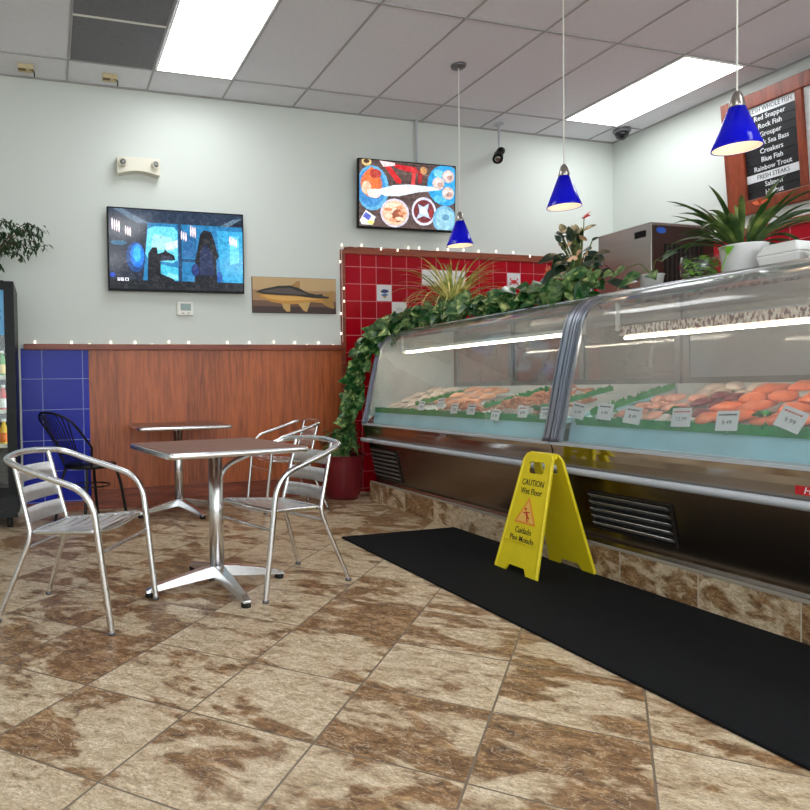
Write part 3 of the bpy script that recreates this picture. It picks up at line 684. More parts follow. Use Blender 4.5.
grass((2.86, 2.97, deckz(2.86)+.03), (3.45, 2.97, deckz(3.45)+.075), 'green divider strip right of the mullion, before the pink fillets', .035, 60)
def lettuce(x, y, label):
    mb = MB(); rn = random.Random(int(y*1000))
    for k in range(9): mb.leaf((x, y, deckz(x)+.03), (rn.uniform(-1, .6), rn.uniform(-1, 1), .8), (0, .1, 1), .06, .05, .5, .5, 'oval')
    tag(mb.build('garnish_leaf', 'green'), label, 'garnish', 'green garnish tufts')
lettuce(2.87, 3.40, 'green garnish tuft at the front right of the large shrimp pile'); lettuce(2.87, 2.86, 'small green garnish tuft between the second and third price cards of the near case'); lettuce(2.87, 2.47, 'green garnish tuft before the dark red fillets'); lettuce(2.87, 2.05, 'green garnish tuft left of the tilted price card')
# price cards
cards = [(4.621, .879, 0, '4.99', 'first price card from the far end of the far case'), (4.346, .904, .08, '6.99', 'second price card from the far end, set higher'), (4.176, .867, .05, '5.99', 'third price card from the far end of the far case'), (3.976, .866, 0, '7.99', 'fourth price card from the far end, wide and low'), (3.717, .837, -.03, '9.99', 'fifth price card from the far end, before the shrimp, hanging lowest'), (3.451, .865, .02, '8.99', 'price card in the middle of the large shrimp pile'), (3.256, .863, .03, '7.99', 'price card just left of the chrome mullion'),
         (3.002, .883, -.18, '6.99', 'price card just right of the chrome mullion, near case'), (2.819, .883, -.05, '9.99', 'second price card right of the mullion'), (2.644, .87, -.1, '8.49', 'third price card right of the mullion, before the pink fillets'), (2.377, .869, .04, '12.99', 'price card before the dark red fillets'), (2.16, .862, .05, '8.49', 'price card at the left edge of the orange salmon'), (1.901, .878, -.38, '9.99', 'strongly tilted price card before the salmon')]
for i, (y, z, tl, s_, lab) in enumerate(cards):
    w = .084 if i < 7 else .098; h = .074 if i < 7 else .088
    if i == 3: w = .09
    o = thing('price_card', lab+', white with printed lettering', 'price card', (2.802, y, z-.004), 0, 'white price cards')
    u = V((0, -cos(tl), sin(tl))); v = V((.25, sin(tl), cos(tl)))
    mx = frame_m((0, 0, 0), u, v)
    MB().box((0, 0, 0), (w, h, .0015), mx=mx).build('card', 'paper', o)
    MB().box((0, -.004-h/2, -.003), (.008, .03, .003), mx=mx).build('card_stake', 'green', o)
    text('card_lettering', s_, .026, mx @ M4.Translation((0, -.008, .001)), 'ink', o, ext=.0003)
    b = MB(); rn = random.Random(i)
    x = -w*.4
    while x < w*.32:
        l = rn.uniform(.006, .014); b.box((x+l/2, h*.3, .0012), (l, .007, .0008), mx=mx); x += l+.003
    b.build('card_heading', 'redink' if i in (5, 10, 12) else 'ink', o)

# ------------------------------------------------------------------ wet floor sign
sg = thing('wet_floor_sign', 'yellow folding wet floor sign standing open on the black mat', 'sign', (2.582, 3.02, .012), 0)
HS, BW, TW = .64, .335, .215
def sign_panel(side, name):
    mx = frame_m((-.185*side, 0, 0), (0, -side, 0), (.165*side, 0, HS)); Lh = sqrt(.165**2+HS**2)
    def wd(h): return (BW+(TW-BW)*h/Lh)/2
    o = [(-wd(0), 0), (-wd(0)+.085, 0), (-wd(0)+.105, .035), (wd(0)-.105, .035), (wd(0)-.085, 0), (wd(0), 0), (wd(Lh-.03), Lh-.03), (wd(Lh)-.015, Lh-.006), (wd(Lh)-.035, Lh), (-wd(Lh)+.035, Lh), (-wd(Lh)+.015, Lh-.006), (-wd(Lh-.03), Lh-.03)]
    hole = [(-.05, Lh-.115), (.05, Lh-.115), (.062, Lh-.103), (.062, Lh-.062), (.05, Lh-.05), (-.05, Lh-.05), (-.062, Lh-.062), (-.062, Lh-.103)]
    b = MB().poly(o, [hole], .012, mx=mx @ M4.Translation((0, 0, -.006)))
    for s_ in (-1, 1): b.tube([(s_*(wd(.0)-.006), .004, .004), (s_*(wd(Lh-.04)-.006), Lh-.04, .004)], .009, 6, mx=mx)
    b.box((0, .165, .004), (2*wd(.165)-.02, .008, .012), mx=mx)
    p = b.build(name, 'yellow', sg)
    T = lambda h, z=.0068: mx @ M4.Translation((0, h, z))
    text('caution_lettering', 'CAUTION', .047, T(Lh*.745), 'ink', p, sx=.8, bold=.0003)
    text('wet_floor_lettering', 'Wet Floor', .047, T(Lh*.672), 'ink', p, sx=.8, bold=.0003)
    text('cuidado_lettering', 'Cuidado', .047, T(Lh*.345), 'ink', p, sx=.8, bold=.0003)
    text('piso_lettering', 'Piso Mojado', .047, T(Lh*.275), 'ink', p, sx=.8, bold=.0003)
    a, r_ = Lh*.405, .16
    t1 = MB().poly([(-.083, 0), (.083, 0), (0, .148)], [[(-.066, .010), (0, .127), (.066, .010)]], .001, mx=T(a)); t1.poly([(-.066, .010), (.066, .010), (0, .127)], (), .0006, 1, mx=T(a))
    tri = t1.build('warning_triangle', [MT['orange'], mat('pale_orange_ink', (240, 190, 90), .6)], p)
    fg = MB()
    def limb(pts, r): fg.poly(*stroke(pts, r), mx=T(a, .0078))
    def stroke(pts, r):
        (x0, y0), (x1, y1) = pts; l = sqrt((x1-x0)**2+(y1-y0)**2); nx, ny = -(y1-y0)/l*r, (x1-x0)/l*r
        return [(x0+nx, y0+ny), (x0-nx, y0-ny), (x1-nx, y1-ny), (x1+nx, y1+ny)], (), .0006
    for pts, r in ((((-.006, .066), (.008, .044)), .006), (((.008, .044), (.026, .030)), .004), (((.008, .044), (.012, .018)), .004), (((-.004, .064), (-.026, .058)), .003), (((-.004, .062), (.024, .066)), .003), (((.012, .018), (.022, .014)), .003)): limb(pts, r)
    fg.poly([(-.012+.008*cos(k*pi/5), .080+.008*sin(k*pi/5)) for k in range(10)], (), .0006, mx=T(a, .0078))
    fg.build('slipping_figure', 'redink', tri)
    return p
sign_panel(1, 'front_panel'); sign_panel(-1, 'rear_panel')
MB().tube([(0, -.09, HS-.012), (0, .09, HS-.012)], .016, 10).build('hinge', 'yellow', sg)

# ------------------------------------------------------------------ tables
def table(loc, rz, size, hgt, label, crz):
    t = thing('cafe_table', label, 'table', loc, rz, 'square cafe tables')
    s = size/2
    o = []
    for (a, c) in ((1, 1), (-1, 1), (-1, -1), (1, -1)):
        for k in range(5):
            ang = {(1, 1): 0, (-1, 1): pi/2, (-1, -1): pi, (1, -1): 1.5*pi}[(a, c)]+k*pi/8; o.append((a*(s-.03)+.03*cos(ang), c*(s-.03)+.03*sin(ang)))
    i_ = [(x*.965, y*.965) for x, y in o]
    tp = MB().poly(i_, (), .018, mx=M4.Translation((0, 0, hgt-.019))).build('tabletop', 'tabletop', t)
    MB().tube([(x, y, hgt-.017) for x, y in [(p[0]*.985, p[1]*.985) for p in o]], .0115, 8, closed=True, flat=1.25).build('table_rim', 'alu', tp)
    b = MB()
    for a in (0, pi/2): b.box((0, 0, hgt-.030), (.3, .04, .014), mx=M4.Rotation(a+.78, 4, 'Z'))
    b.build('top_bracket', 'alu', tp)
    MB().lathe([(.0, .06), (.038, .06), (.038, hgt-.04), (0, hgt-.04)], 24).build('column', 'alu', t)
    for k in range(4):
        a = crz-rz+k*pi/2; q = M4.Rotation(a, 4, 'Z'); n = 8; vs = []; fs = []
        for i in range(n+1):
            u = i/n; x = .02+.365*u; zt = .118-.075*u**1.15; zb = max(.022, .06-.04*u); wd = .034-.012*u
            if i == n: zt -= .008
            vs += [(x, -wd, zb), (x, -wd*.75, zt), (x, wd*.75, zt), (x, wd, zb)]
        for i in range(n):
            for j in range(4): fs.append((i*4+j, i*4+(j+1) % 4, i*4+4+(j+1) % 4, i*4+4+j))
        fs += [(3, 2, 1, 0), (n*4, n*4+1, n*4+2, n*4+3)]
        ft = MB().add(vs, fs, 0, False, q).build('foot', 'alu', t, bevel=.003)
        MB().lathe([(0, 0), (.024, 0), (.024, .022), (.015, .026), (0, .026)], 14, mx=q @ M4.Translation((.362, 0, 0))).build('glide', 'rubber', ft)
    return t
table((.822, 3.36, 0), R_(7), .725, .745, 'square cafe table with slatted brown top between the two nearer chairs', R_(8))
table((1.035, 5.525, 0), 0, .75, .745, 'square cafe table with slatted brown top against the wood panelling', R_(20))

# ------------------------------------------------------------------ aluminium armchairs
def alu_chair(loc, rz, label):
    t = thing('aluminium_chair', label, 'chair', loc, rz, 'aluminium armchairs')
    full = fillet([(.285, .245, .012), (.262, .25, .2), (.215, .262, .602), (-.05, .262, .68)], [0, .2, .11, 0], 8)[:-1]+[V((-.08, .262, .69))]+fillet([(-.08, .262, .69), (-.215, .25, .737), (-.275, 0, .756), (-.215, -.25, .737), (-.08, -.262, .69)], [0, .2, .16, .2, 0], 10)[1:-1]+[V((-.08, -.262, .69))]+fillet([(-.05, -.262, .68), (.215, -.262, .602), (.262, -.25, .2), (.285, -.245, .012)], [0, .11, .2, 0], 8)[1:]
    MB().tube(full, .0145, 12).build('arm_frame', 'alu', t)
    for s_ in (1, -1):
        MB().tube(fillet([(-.285, s_*.212, .012), (-.138, s_*.162, .385), (-.235, s_*.150, .742)], .05, 6), .0115, 10).build('rear_leg', 'alu', t)
    ring = fillet([(.225, .235, .432), (-.135, .165, .402), (-.135, -.165, .402), (.225, -.235, .432)], .05, 6, True)
    MB().tube(ring, .0115, 10, closed=True).build('seat_frame', 'alu', t)
    MB().tube([(.243, .246, .345), (.243, -.246, .345)], .008, 8).build('stretcher', 'alu', t)
    MB().tube([(-.161, .168, .33), (-.161, -.168, .33)], .008, 8).build('stretcher', 'alu', t)
    for s_ in (1, -1):
        for cx_, cy_ in ((.285, .245), (-.285, .212)): MB().lathe([(0, 0), (.016, 0), (.016, .014), (0, .016)], 10, c=(cx_, s_*cy_, 0)).build('leg_cap', 'grey', t)
    n = 6
    for k in range(n):
        x = -.10+.0585*k; z = .414+.0045*k; hw = .166+.0125*k; vs = []; fs = []; m_ = 8
        for i in range(m_+1):
            y = -hw+2*hw*i/m_; dip = -.012*(1-(2*i/m_-1)**2)
            dz = [0, 0]
            if k == n-1: dz = [0, -.016]
            for xx, zz in ((x-.019, z+dip+dz[0]), (x+.019, z+dip+dz[1])): vs += [(xx, y, zz+.0015), (xx, y, zz-.0015)]
        for i in range(m_):
            a = i*4; b_ = a+4; fs += [(a, b_, b_+2, a+2), (a+1, a+3, b_+3, b_+1), (a, a+1, b_+1, b_), (a+2, b_+2, b_+3, a+3)]
        MB().add(vs, fs, 0, False).build('seat_slat', 'slat', t)
    for zc in (.470, .562, .654):
        k = (zc-.385)/.343; xc = -.138-.097*k; hw = .164-.012*k; vs = []; fs = []; m_ = 10
        for i in range(m_+1):
            y = -hw+2*hw*i/m_; bow = -.02*(1-(2*i/m_-1)**2)
            for dz in (-.034, .034):
                xx = xc-.097/.357*dz+bow; vs += [(xx+.003, y, zc+dz), (xx-.003, y, zc+dz)]
        for i in range(m_):
            a = i*4; b_ = a+4; fs += [(a, b_, b_+2, a+2), (a+1, a+3, b_+3, b_+1), (a, a+1, b_+1, b_), (a+2, b_+2, b_+3, a+3)]
        MB().add(vs, fs, 0, True).build('back_slat', 'slat', t)
    return t
alu_chair((.115, 3.20, 0), R_(-31), 'aluminium slatted armchair left of the nearer table, facing right')
alu_chair((1.172, 3.345, 0), R_(198), 'aluminium slatted armchair right of the nearer table, facing left')
alu_chair((1.965, 5.43, 0), R_(181), 'aluminium slatted armchair at the back by the wood panelling and potted vine')
# black wire chair
t = thing('wire_chair', 'black metal wire back chair by the blue tiles, behind the left armchair', 'chair', (.27, 5.44, 0), R_(36))
MB().lathe([(0, .425), (.19, .425), (.205, .432), (.207, .445), (.2, .455), (0, .457)], 28, c=(.05, 0, 0)).build('seat', 'blackm', t)
for sx, sy in ((1, 1), (1, -1), (-1, 1), (-1, -1)):
    MB().tube(fillet([(.05+.14*sx, .13*sy, .43), (.05+.17*sx, .16*sy, .30), (.05+.215*sx, .18*sy, 0)], .06), .012, 8).build('leg', 'blackm', t)
MB().tube([(.05+.15*cos(k*pi/12), .15*sin(k*pi/12), .28) for k in range(24)], .006, 8, closed=True).build('leg_ring', 'blackm', t)
top = spline([(-.10, -.205, .60), (-.27, -.19, .80), (-.345, -.09, .865), (-.36, 0, .875), (-.345, .09, .865), (-.27, .19, .80), (-.10, .205, .60)], 6)
MB().tube([(-.08, -.17, .445)]+top+[(-.08, .17, .445)], .009, 8).build('back_frame', 'blackm', t)
for k in range(9):
    yb = -.12+.03*k; q = (k-4)/4.; MB().tube(spline([(-.115, yb*.9, .45), (-.19, yb*1.05, .60), (-.30+.03*q*q, yb*1.2, .80), (-.355+.06*q*q, yb*1.3, .868-.035*q*q)], 6), .0052, 6).build('back_rod', 'blackm', t)

# ------------------------------------------------------------------ beverage cooler
fx, fy = -.232, 5.32
t = thing('drinks_cooler', 'black glass door drinks cooler at the left edge against the back wall', 'cooler', (fx-.34, fy, 0))
b = MB()
for s_ in (-1, 1): b.box((s_*.325, .30, .98), (.03, .58, 1.72))
b.box((0, .585, .98), (.62, .02, 1.72)); b.box((0, .30, 1.845), (.68, .60, .03)); b.box((0, .30, .20), (.62, .58, .16))
b.build('cabinet', 'black', t)
b = MB(); b.box((0, .02, .17), (.66, .03, .17))
for k in range(5): b.box((0, .003, .105+.03*k), (.62, .01, .012))
b.build('kick_grille', 'blackm', t)
for s_ in (-1, 1): MB().lathe([(0, -.02), (.042, -.02), (.045, 0), (.042, .02), (0, .02)], 16, mx=M4.Translation((s_*.27, .08, .045)) @ M4.Rotation(pi/2, 4, 'Y')).box((s_*.27, .08, .09), (.05, .06, .02)).build('caster', 'rubber', t)
d = thing('door', None, None, (0, -.02, 0)); d.parent = t
b = MB()
for s_ in (-1, 1): b.box((s_*.305, 0, 1.06), (.07, .04, 1.60))
for z in (.285, 1.83): b.box((0, 0, z), (.54, .04, .07))
b.build('door_frame', 'black', d); MB().box((0, 0, 1.06), (.54, .012, 1.47)).build('door_glass', 'jar', d)
po = MB(); po.box((0, -.009, 1.63), (.535, .002, .34), 0)
rn = random.Random(3)
for k in range(26):
    x = rn.uniform(-.24, .24); z = rn.uniform(1.48, 1.60); r = rn.uniform(.012, .03); po.poly([(x+r*cos(a*pi/4), z+r*sin(a*pi/4)) for a in range(8)], (), .0006, 1+k % 4, mx=frame_m((0, -.0102-.0002*k, 0), (1, 0, 0), (0, 0, 1)))
for k in range(5): po.box((0, -.0105, 1.64+.02*k), (.5-.07*k, .001, .006), 4)
po.build('door_poster', [mat('poster_sky', (96, 168, 214), .5), mat('poster_yellow', (224, 190, 110), .5), mat('poster_red', (196, 70, 60), .5), mat('poster_white', (230, 226, 210), .5), mat('poster_navy', (40, 70, 130), .5)], d)
shz = [.62, .88, 1.14]
for z in shz: MB().box((0, .30, z), (.60, .50, .012)).box((0, .046, z+.008), (.60, .01, .03)).build('shelf', 'white', t)
MB().tube([(.28, .05, .4), (.28, .05, 1.7)], .008, 8).build('cooler_light', emis('cooler_led', (225, 240, 255), 3.), t)
cols = [((238, 190, 60), (236, 120, 40)), ((196, 60, 50), (230, 230, 220)), ((80, 150, 70), (230, 200, 120))]
bot = {}
for zi, z in enumerate(shz):
    for k in range(3):
        body, lab = cols[(zi+k) % 3]; cn = ['yellow', 'red', 'green'][(zi+k) % 3]
        o = thing('drink_bottle', '%s drink bottle on the %s cooler shelf, %s from the door edge' % (cn, ['lowest', 'middle', 'top'][zi], ['first', 'second', 'third'][k]), 'bottle', (fx-.10-.085*k, fy+.10, z+.006), 0, 'bottles in the drinks cooler')
        if cn not in bot: bot[cn] = (mat('bottle_'+cn, body, .2), mat('label_'+cn, lab, .5))
        MB().lathe([(0, 0), (.032, 0), (.034, .01), (.034, .12), (.016, .165), (.014, .185), (0, .185)], 16).build('bottle_body', bot[cn][0], o)
        MB().lathe([(.0345, .03), (.0352, .03), (.0352, .10), (.0345, .10)], 16).build('bottle_label', bot[cn][1], o)
        MB().lathe([(0, .185), (.016, .185), (.016, .205), (0, .205)], 12).build('bottle_cap', 'white', o)
# weeping plant on the cooler
t = thing('weeping_plant', 'small leaved weeping plant in a pot on top of the drinks cooler', 'plant', (-.50, 5.55, 1.86))
MB().lathe([(0, 0), (.075, 0), (.10, .14), (.105, .15), (.095, .15), (.088, .13), (0, .13)], 24).build('pot', mat('terracotta', (130, 78, 54), .8), t)
st = MB(); lf = MB(); rn = random.Random(12)
ends = [(.42, -.04, .36), (.44, .05, .30), (.36, -.1, .24), (.38, .1, .40), (.30, 0, .20), (.24, -.08, .42), (.18, .1, .36), (-.2, 0, .4), (-.3, .06, .3), (.08, -.1, .5), (.14, .02, .12), (.43, 0, .42)]
for e in ends:
    e = (e[0]*1.12, e[1], e[2]+.03); pts = spline([(0, 0, .12), (e[0]*.3, e[1]*.3, .24+.15*max(0, e[2]-.2)), (e[0]*.7, e[1]*.7, e[2]*.9+.08), e], 7); st.tube(pts, [.006*(1-.7*i/len(pts)) for i in range(len(pts))], 6)
    for p in pts[8:]:
        for k in range(4):
            lf.leaf(p+V((rn.uniform(-.035, .035), rn.uniform(-.035, .035), rn.uniform(-.02, .02))), (rn.uniform(-.6, .9), rn.uniform(-.8, .8), rn.uniform(-.9, .3)), (0, .2, 1), rn.uniform(.04, .065), .016, .5, .15, 'oval')
st.build('stem', 'bark', t); lf.build('foliage', 'fine', t)

# ------------------------------------------------------------------ televisions and wall items
def pic_noise(nt, b, c):
    tc = nt.nodes.new('ShaderNodeTexCoord'); no = N(nt, 'ShaderNodeTexNoise', Scale=26., Detail=6., Roughness=.7, Distortion=1.2); L(nt, tc.outputs['Object'], no.inputs['Vector'])
    k = lin(c); o = ramp(nt, no.outputs[0], [(.3, tuple(x*.5 for x in k)), (.5, k), (.68, tuple(min(1, x*1.25+.05) for x in k))]); L(nt, o, b.inputs['Emission Color'])
def screen_shapes(w, h, shapes, name, parent, mx):
    mb = MB(); mats = []; idx = {}
    def mi(c):
        if c not in idx:
            idx[c] = len(mats); m, nt, out = newmat(name+'_picture'); b = N(nt, 'ShaderNodeBsdfPrincipled', Roughness=.12); b.inputs['Base Color'].default_value = (.006, .006, .008, 1)
            b.inputs['Emission Color'].default_value = (*lin(c), 1); b.inputs['Emission Strength'].default_value = SCR; pic_noise(nt, b, c); L(nt, b.outputs[0], out.inputs[0]); mats.append(m)
        return idx[c]
    z = 0
    for c, poly in shapes:
        mb.poly([(min(max(x, 0), 1)*w-w/2, h/2-min(max(y, 0), 1)*h) for x, y in poly], (), .0002, mi(c), mx=mx @ M4.Translation((0, 0, z))); z += .00022
    return mb.build(name, mats, parent)
SCR = .85
def rect(x0, y0, x1, y1): return [(x0, y1), (x1, y1), (x1, y0), (x0, y0)]
def ell(cx_, cy_, rx, ry, n=20, a0=0): return [(cx_+rx*cos(a0+2*pi*k/n), cy_-ry*sin(a0+2*pi*k/n)) for k in range(n)]
def tv(name, label, mx, w, h, shapes, mount):
    t = thing(name, label, 'television'); t.matrix_world = mx
    MB().box((0, 0, -.02), (w, h, .034), bev=.004).build('housing', 'black', t)
    I = M4.Identity(4)
    screen_shapes(w-.026, h-.03, shapes, 'screen', t, M4.Translation((0, .003, -.0028)))
    mount(t); return t
rn = random.Random(9)
NV, BK = (10, 24, 44), (6, 10, 20)
S1 = [(NV, rect(0, 0, 1, 1)), ((26, 44, 66), [(0, .03), (0, .0), (1, 0), (1, .05), (.75, .22), (.25, .2)]), ((70, 92, 112), [(.03, .0), (.1, 0), (.3, .17), (.2, .17)]), ((80, 104, 122), [(.93, .06), (1, .05), (.85, .2), (.78, .2)]),
      ((20, 110, 160), [(.24, .9), (1, .9), (1, .16), (.28, .16)]), ((96, 196, 222), [(.26, .55), (.28, .24), (.33, .2), (.47, .2), (.5, .25), (.5, .62), (.46, .66), (.28, .62)]), ((150, 214, 220), [(.3, .5), (.32, .3), (.46, .34), (.47, .5)]), ((190, 210, 214), [(.40, .42), (.5, .36), (.5, .46), (.42, .5)]),
      ((40, 150, 196), [(.82, .7), (.8, .22), (1, .22), (1, .9), (.85, .88)]), ((90, 190, 220), [(.9, .66), (.9, .28), (.97, .28), (.97, .62)]), ((64, 176, 206), [(.36, .9), (.37, .68), (.5, .72), (.5, .88)]), ((120, 206, 222), [(.40, .86), (.43, .78), (.5, .82), (.5, .87)]),
      ((14, 50, 86), rect(.505, .15, .53, .95)), ((18, 66, 104), rect(.53, .6, .66, .64)), ((24, 90, 140), rect(.54, .3, .64, .58)),
      ((8, 60, 120), ell(.19, .6, .07, .19)), ((14, 110, 210), ell(.2, .58, .05, .15)), ((40, 160, 250), ell(.2, .56, .03, .1)),
      (BK, [(.27, 1), (.28, .55), (.31, .47), (.345, .47), (.35, .55), (.4, .52), (.4, .48), (.42, .52), (.47, .56), (.48, .62), (.37, .64), (.37, .8), (.46, .86), (.5, .93), (.5, 1)]), ((40, 40, 62), [(.37, .63), (.38, .56), (.45, .58), (.46, .63)]),
      (BK, [(.62, 1), (.63, .6), (.65, .45), (.67, .28), (.70, .22), (.755, .24), (.78, .35), (.80, .5), (.815, .55), (.79, .6), (.80, 1)]), ((20, 34, 70), [(.66, .8), (.67, .5), (.71, .4), (.76, .5), (.78, .8)]),
      (BK, rect(0, .89, 1, 1)), ((14, 40, 100), ell(.63, .74, .03, .08)), ((20, 74, 150), ell(.815, .82, .02, .07)), ((30, 90, 120), ell(.07, .43, .06, .03)), ((20, 60, 170), ell(.02, .83, .02, .03))]
for x, y, n in ((.025, .2, 4), (.12, .27, 3), (.53, .3, 3), (.60, .24, 3), (.9, .34, 4)):
    for k in range(n):
        S1.append(((226, 206, 212), ell(x+.016*k, y+.01*k, .0062, .075 if y < .25 else .06, 12)))
S1 += [((222, 226, 236), rect(.055, .865, .075, .905)), ((222, 226, 236), rect(.08, .865, .10, .905)), ((222, 226, 236), rect(.108, .865, .135, .905)), ((10, 16, 40), rect(.062, .86, .068, .895)), ((10, 16, 40), rect(.087, .877, .1, .885)), ((10, 16, 40), rect(.115, .875, .128, .897))]
def mount1(t):
    MB().box((0, 0, -.055), (.42, .3, .036)).build('wall_mount', 'blackm', t)
    MB().box((.01, -.352, -.012), (.05, .012, .01)).build('logo_bar', 'grey', t)
tv('television', 'wide flat television on the left of the back wall showing a blue scene', frame_m((1.13, 5.875, 2.262), (1, 0, 0), (0, -.0, 1)), 1.225, .722, S1, mount1)
BR = (84, 66, 62)
S2 = [(BR, rect(0, 0, 1, 1))]
for k in range(7): S2.append(((104, 84, 78) if k % 2 else (68, 54, 54), rect(0, .13*k+.02, 1, .13*k+.05)))
S2 += [((92, 164, 206), ell(.13, .42, .17, .34)), ((60, 130, 186), ell(.12, .42, .145, .29)), ((196, 104, 72), ell(.12, .36, .11, .2)), ((224, 110, 60), [(.06, .5), (.05, .2), (.12, .1), (.2, .2), (.2, .42), (.13, .52)]), ((236, 190, 160), ell(.07, .42, .05, .1)), ((232, 206, 196), ell(.15, .5, .07, .07)), ((170, 60, 50), ell(.16, .2, .06, .07)),
       ((196, 40, 44), [(.22, .02), (.30, .05), (.43, .28), (.42, .33), (.38, .32), (.26, .1)]), ((186, 34, 42), [(.34, .03), (.58, .06), (.60, .14), (.5, .14), (.36, .09)]), ((206, 60, 60), [(.52, .04), (.58, .1), (.57, .33), (.53, .34), (.54, .14)]), ((236, 200, 200), [(.2, .0), (.36, .02), (.36, .06), (.24, .09)]), ((150, 36, 40), [(.6, .1), (.66, .1), (.64, .3), (.6, .3)]), ((190, 140, 90), ell(.66, .1, .035, .06)),
       ((46, 150, 208), ell(.9, .3, .2, .32)), ((120, 196, 230), ell(.82, .12, .05, .06)), ((84, 176, 222), ell(.84, .52, .07, .06))]
for x, y in ((.82, .28), (.925, .16), (.925, .42)):
    S2 += [((196, 176, 170), ell(x, y, .065, .1)), ((216, 196, 190), ell(x-.01, y-.015, .045, .07)), ((172, 136, 128), ell(x+.015, y+.02, .03, .04)), ((232, 220, 216), ell(x-.015, y-.03, .018, .022))]
S2 += [((212, 226, 236), [(.14, .46), (.34, .36), (.5, .33), (.74, .34), (.84, .38), (.6, .44), (.4, .52), (.26, .53)]), ((236, 240, 242), [(.28, .47), (.36, .38), (.54, .36), (.6, .4), (.44, .48)]),
       ((196, 190, 206), ell(.36, .78, .15, .22)), ((224, 180, 150), ell(.36, .78, .13, .19)), ((236, 212, 190), ell(.33, .70, .08, .07)), ((150, 84, 60), ell(.39, .82, .06, .1))]
for k in range(7):
    a = k*.9; S2.append(((236, 204, 176) if k % 2 else (206, 140, 104), ell(.36+.075*cos(a), .78+.11*sin(a), .045, .03, 12, a)))
S2 += [((206, 204, 224), ell(.665, .73, .13, .22)), ((108, 44, 48), ell(.665, .73, .11, .18)), ((178, 196, 222), [(.6, .62), (.66, .66), (.72, .6), (.7, .72), (.74, .84), (.66, .8), (.58, .86), (.62, .74)]), ((206, 216, 234), ell(.655, .72, .04, .06)), ((150, 52, 54), ell(.74, .76, .025, .07)),
       ((112, 168, 198), ell(.89, .84, .13, .22)), ((140, 188, 208), ell(.89, .84, .10, .17)), ((90, 140, 170), ell(.9, .8, .04, .05)), ((222, 228, 236), [(.0, .92), (.06, .76), (.16, .86), (.13, .98), (.02, .98)]), ((90, 100, 190), [(.03, .86), (.06, .79), (.12, .85), (.09, .92)]), ((226, 206, 120), [(.07, .96), (.09, .91), (.15, .93), (.13, .98)]), ((206, 180, 120), ell(.065, .04, .05, .06)), ((70, 44, 30), ell(.065, .03, .03, .03))]
def mount2(t):
    MB().box((0, .05, -.055), (.3, .2, .036)).build('wall_mount', 'blackm', t)
mx2 = frame_m((3.412, 5.83, 2.888), (1, .0, .012), (0, -.05, 1))
t2 = tv('television', 'flat television high on the back wall showing bowls of seafood', mx2, 1.075, .655, S2, mount2)
inv = mx2.inverted()
MB().tube([inv @ V((3.56, 5.90, 2.9)), inv @ V((3.56, 5.90, H))], .012, 10).build('ceiling_pole', 'rail', t2)
# fish picture
t = thing('fish_picture', 'unframed picture of a mounted fish on the back wall beside the television', 'picture'); t.matrix_world = frame_m((2.255, 5.935, 1.905), (1, 0, 0), (0, 0, 1))
MB().box((0, 0, -.006), (.845, .335, .02), bev=.002).build('board', mat('picture_edge', (60, 46, 36), .6), t)
fm = {}
def flat(t, name, w, h, shapes):
    mb = MB(); mats = []; idx = {}; z = .0042
    for c, p in shapes:
        if c not in idx: idx[c] = len(mats); mats.append(mat('print_%d_%d_%d' % c, c, .5))
        mb.poly([(x*w-w/2, h/2-y*h) for x, y in p], (), .0003, idx[c], mx=M4.Translation((0, 0, z))); z += .0003
    return mb.build(name, mats, t)
flat(t, 'printed_face', .84, .33, [((196, 164, 118), rect(0, 0, 1, 1)), ((168, 130, 90), rect(0, .36, 1, .7)), ((112, 80, 62), rect(0, .66, 1, .84)), ((66, 46, 42), rect(0, .82, 1, 1)),
    ((170, 128, 66), [(.84, .5), (.86, .46), (.93, .36), (.97, .32), (.955, .55), (.98, .86), (.93, .84), (.86, .76), (.83, .7)]), ((170, 126, 70), [(.42, .28), (.52, .1), (.56, .08), (.56, .3), (.5, .34)]),
    ((196, 140, 62), [(.05, .46), (.2, .42), (.6, .5), (.84, .56), (.85, .7), (.7, .68), (.55, .74), (.4, .76), (.22, .7), (.1, .58)]), ((222, 172, 92), [(.1, .5), (.3, .52), (.6, .54), (.8, .6), (.6, .63), (.35, .66), (.18, .6)]),
    ((40, 34, 32), [(.03, .43), (.12, .34), (.3, .24), (.44, .22), (.54, .28), (.66, .42), (.76, .46), (.83, .44), (.84, .5), (.92, .52), (.9, .57), (.72, .56), (.5, .51), (.3, .5), (.12, .48)]), ((88, 76, 70), [(.1, .42), (.28, .31), (.44, .29), (.55, .38), (.66, .47), (.5, .47), (.3, .45)]),
    ((196, 158, 96), [(.34, .74), (.44, .76), (.44, .96), (.40, .97), (.36, .88)]), ((196, 158, 96), [(.53, .72), (.68, .68), (.66, .84), (.64, .97), (.6, .93)]), ((20, 16, 16), ell(.085, .41, .008, .02, 10))])
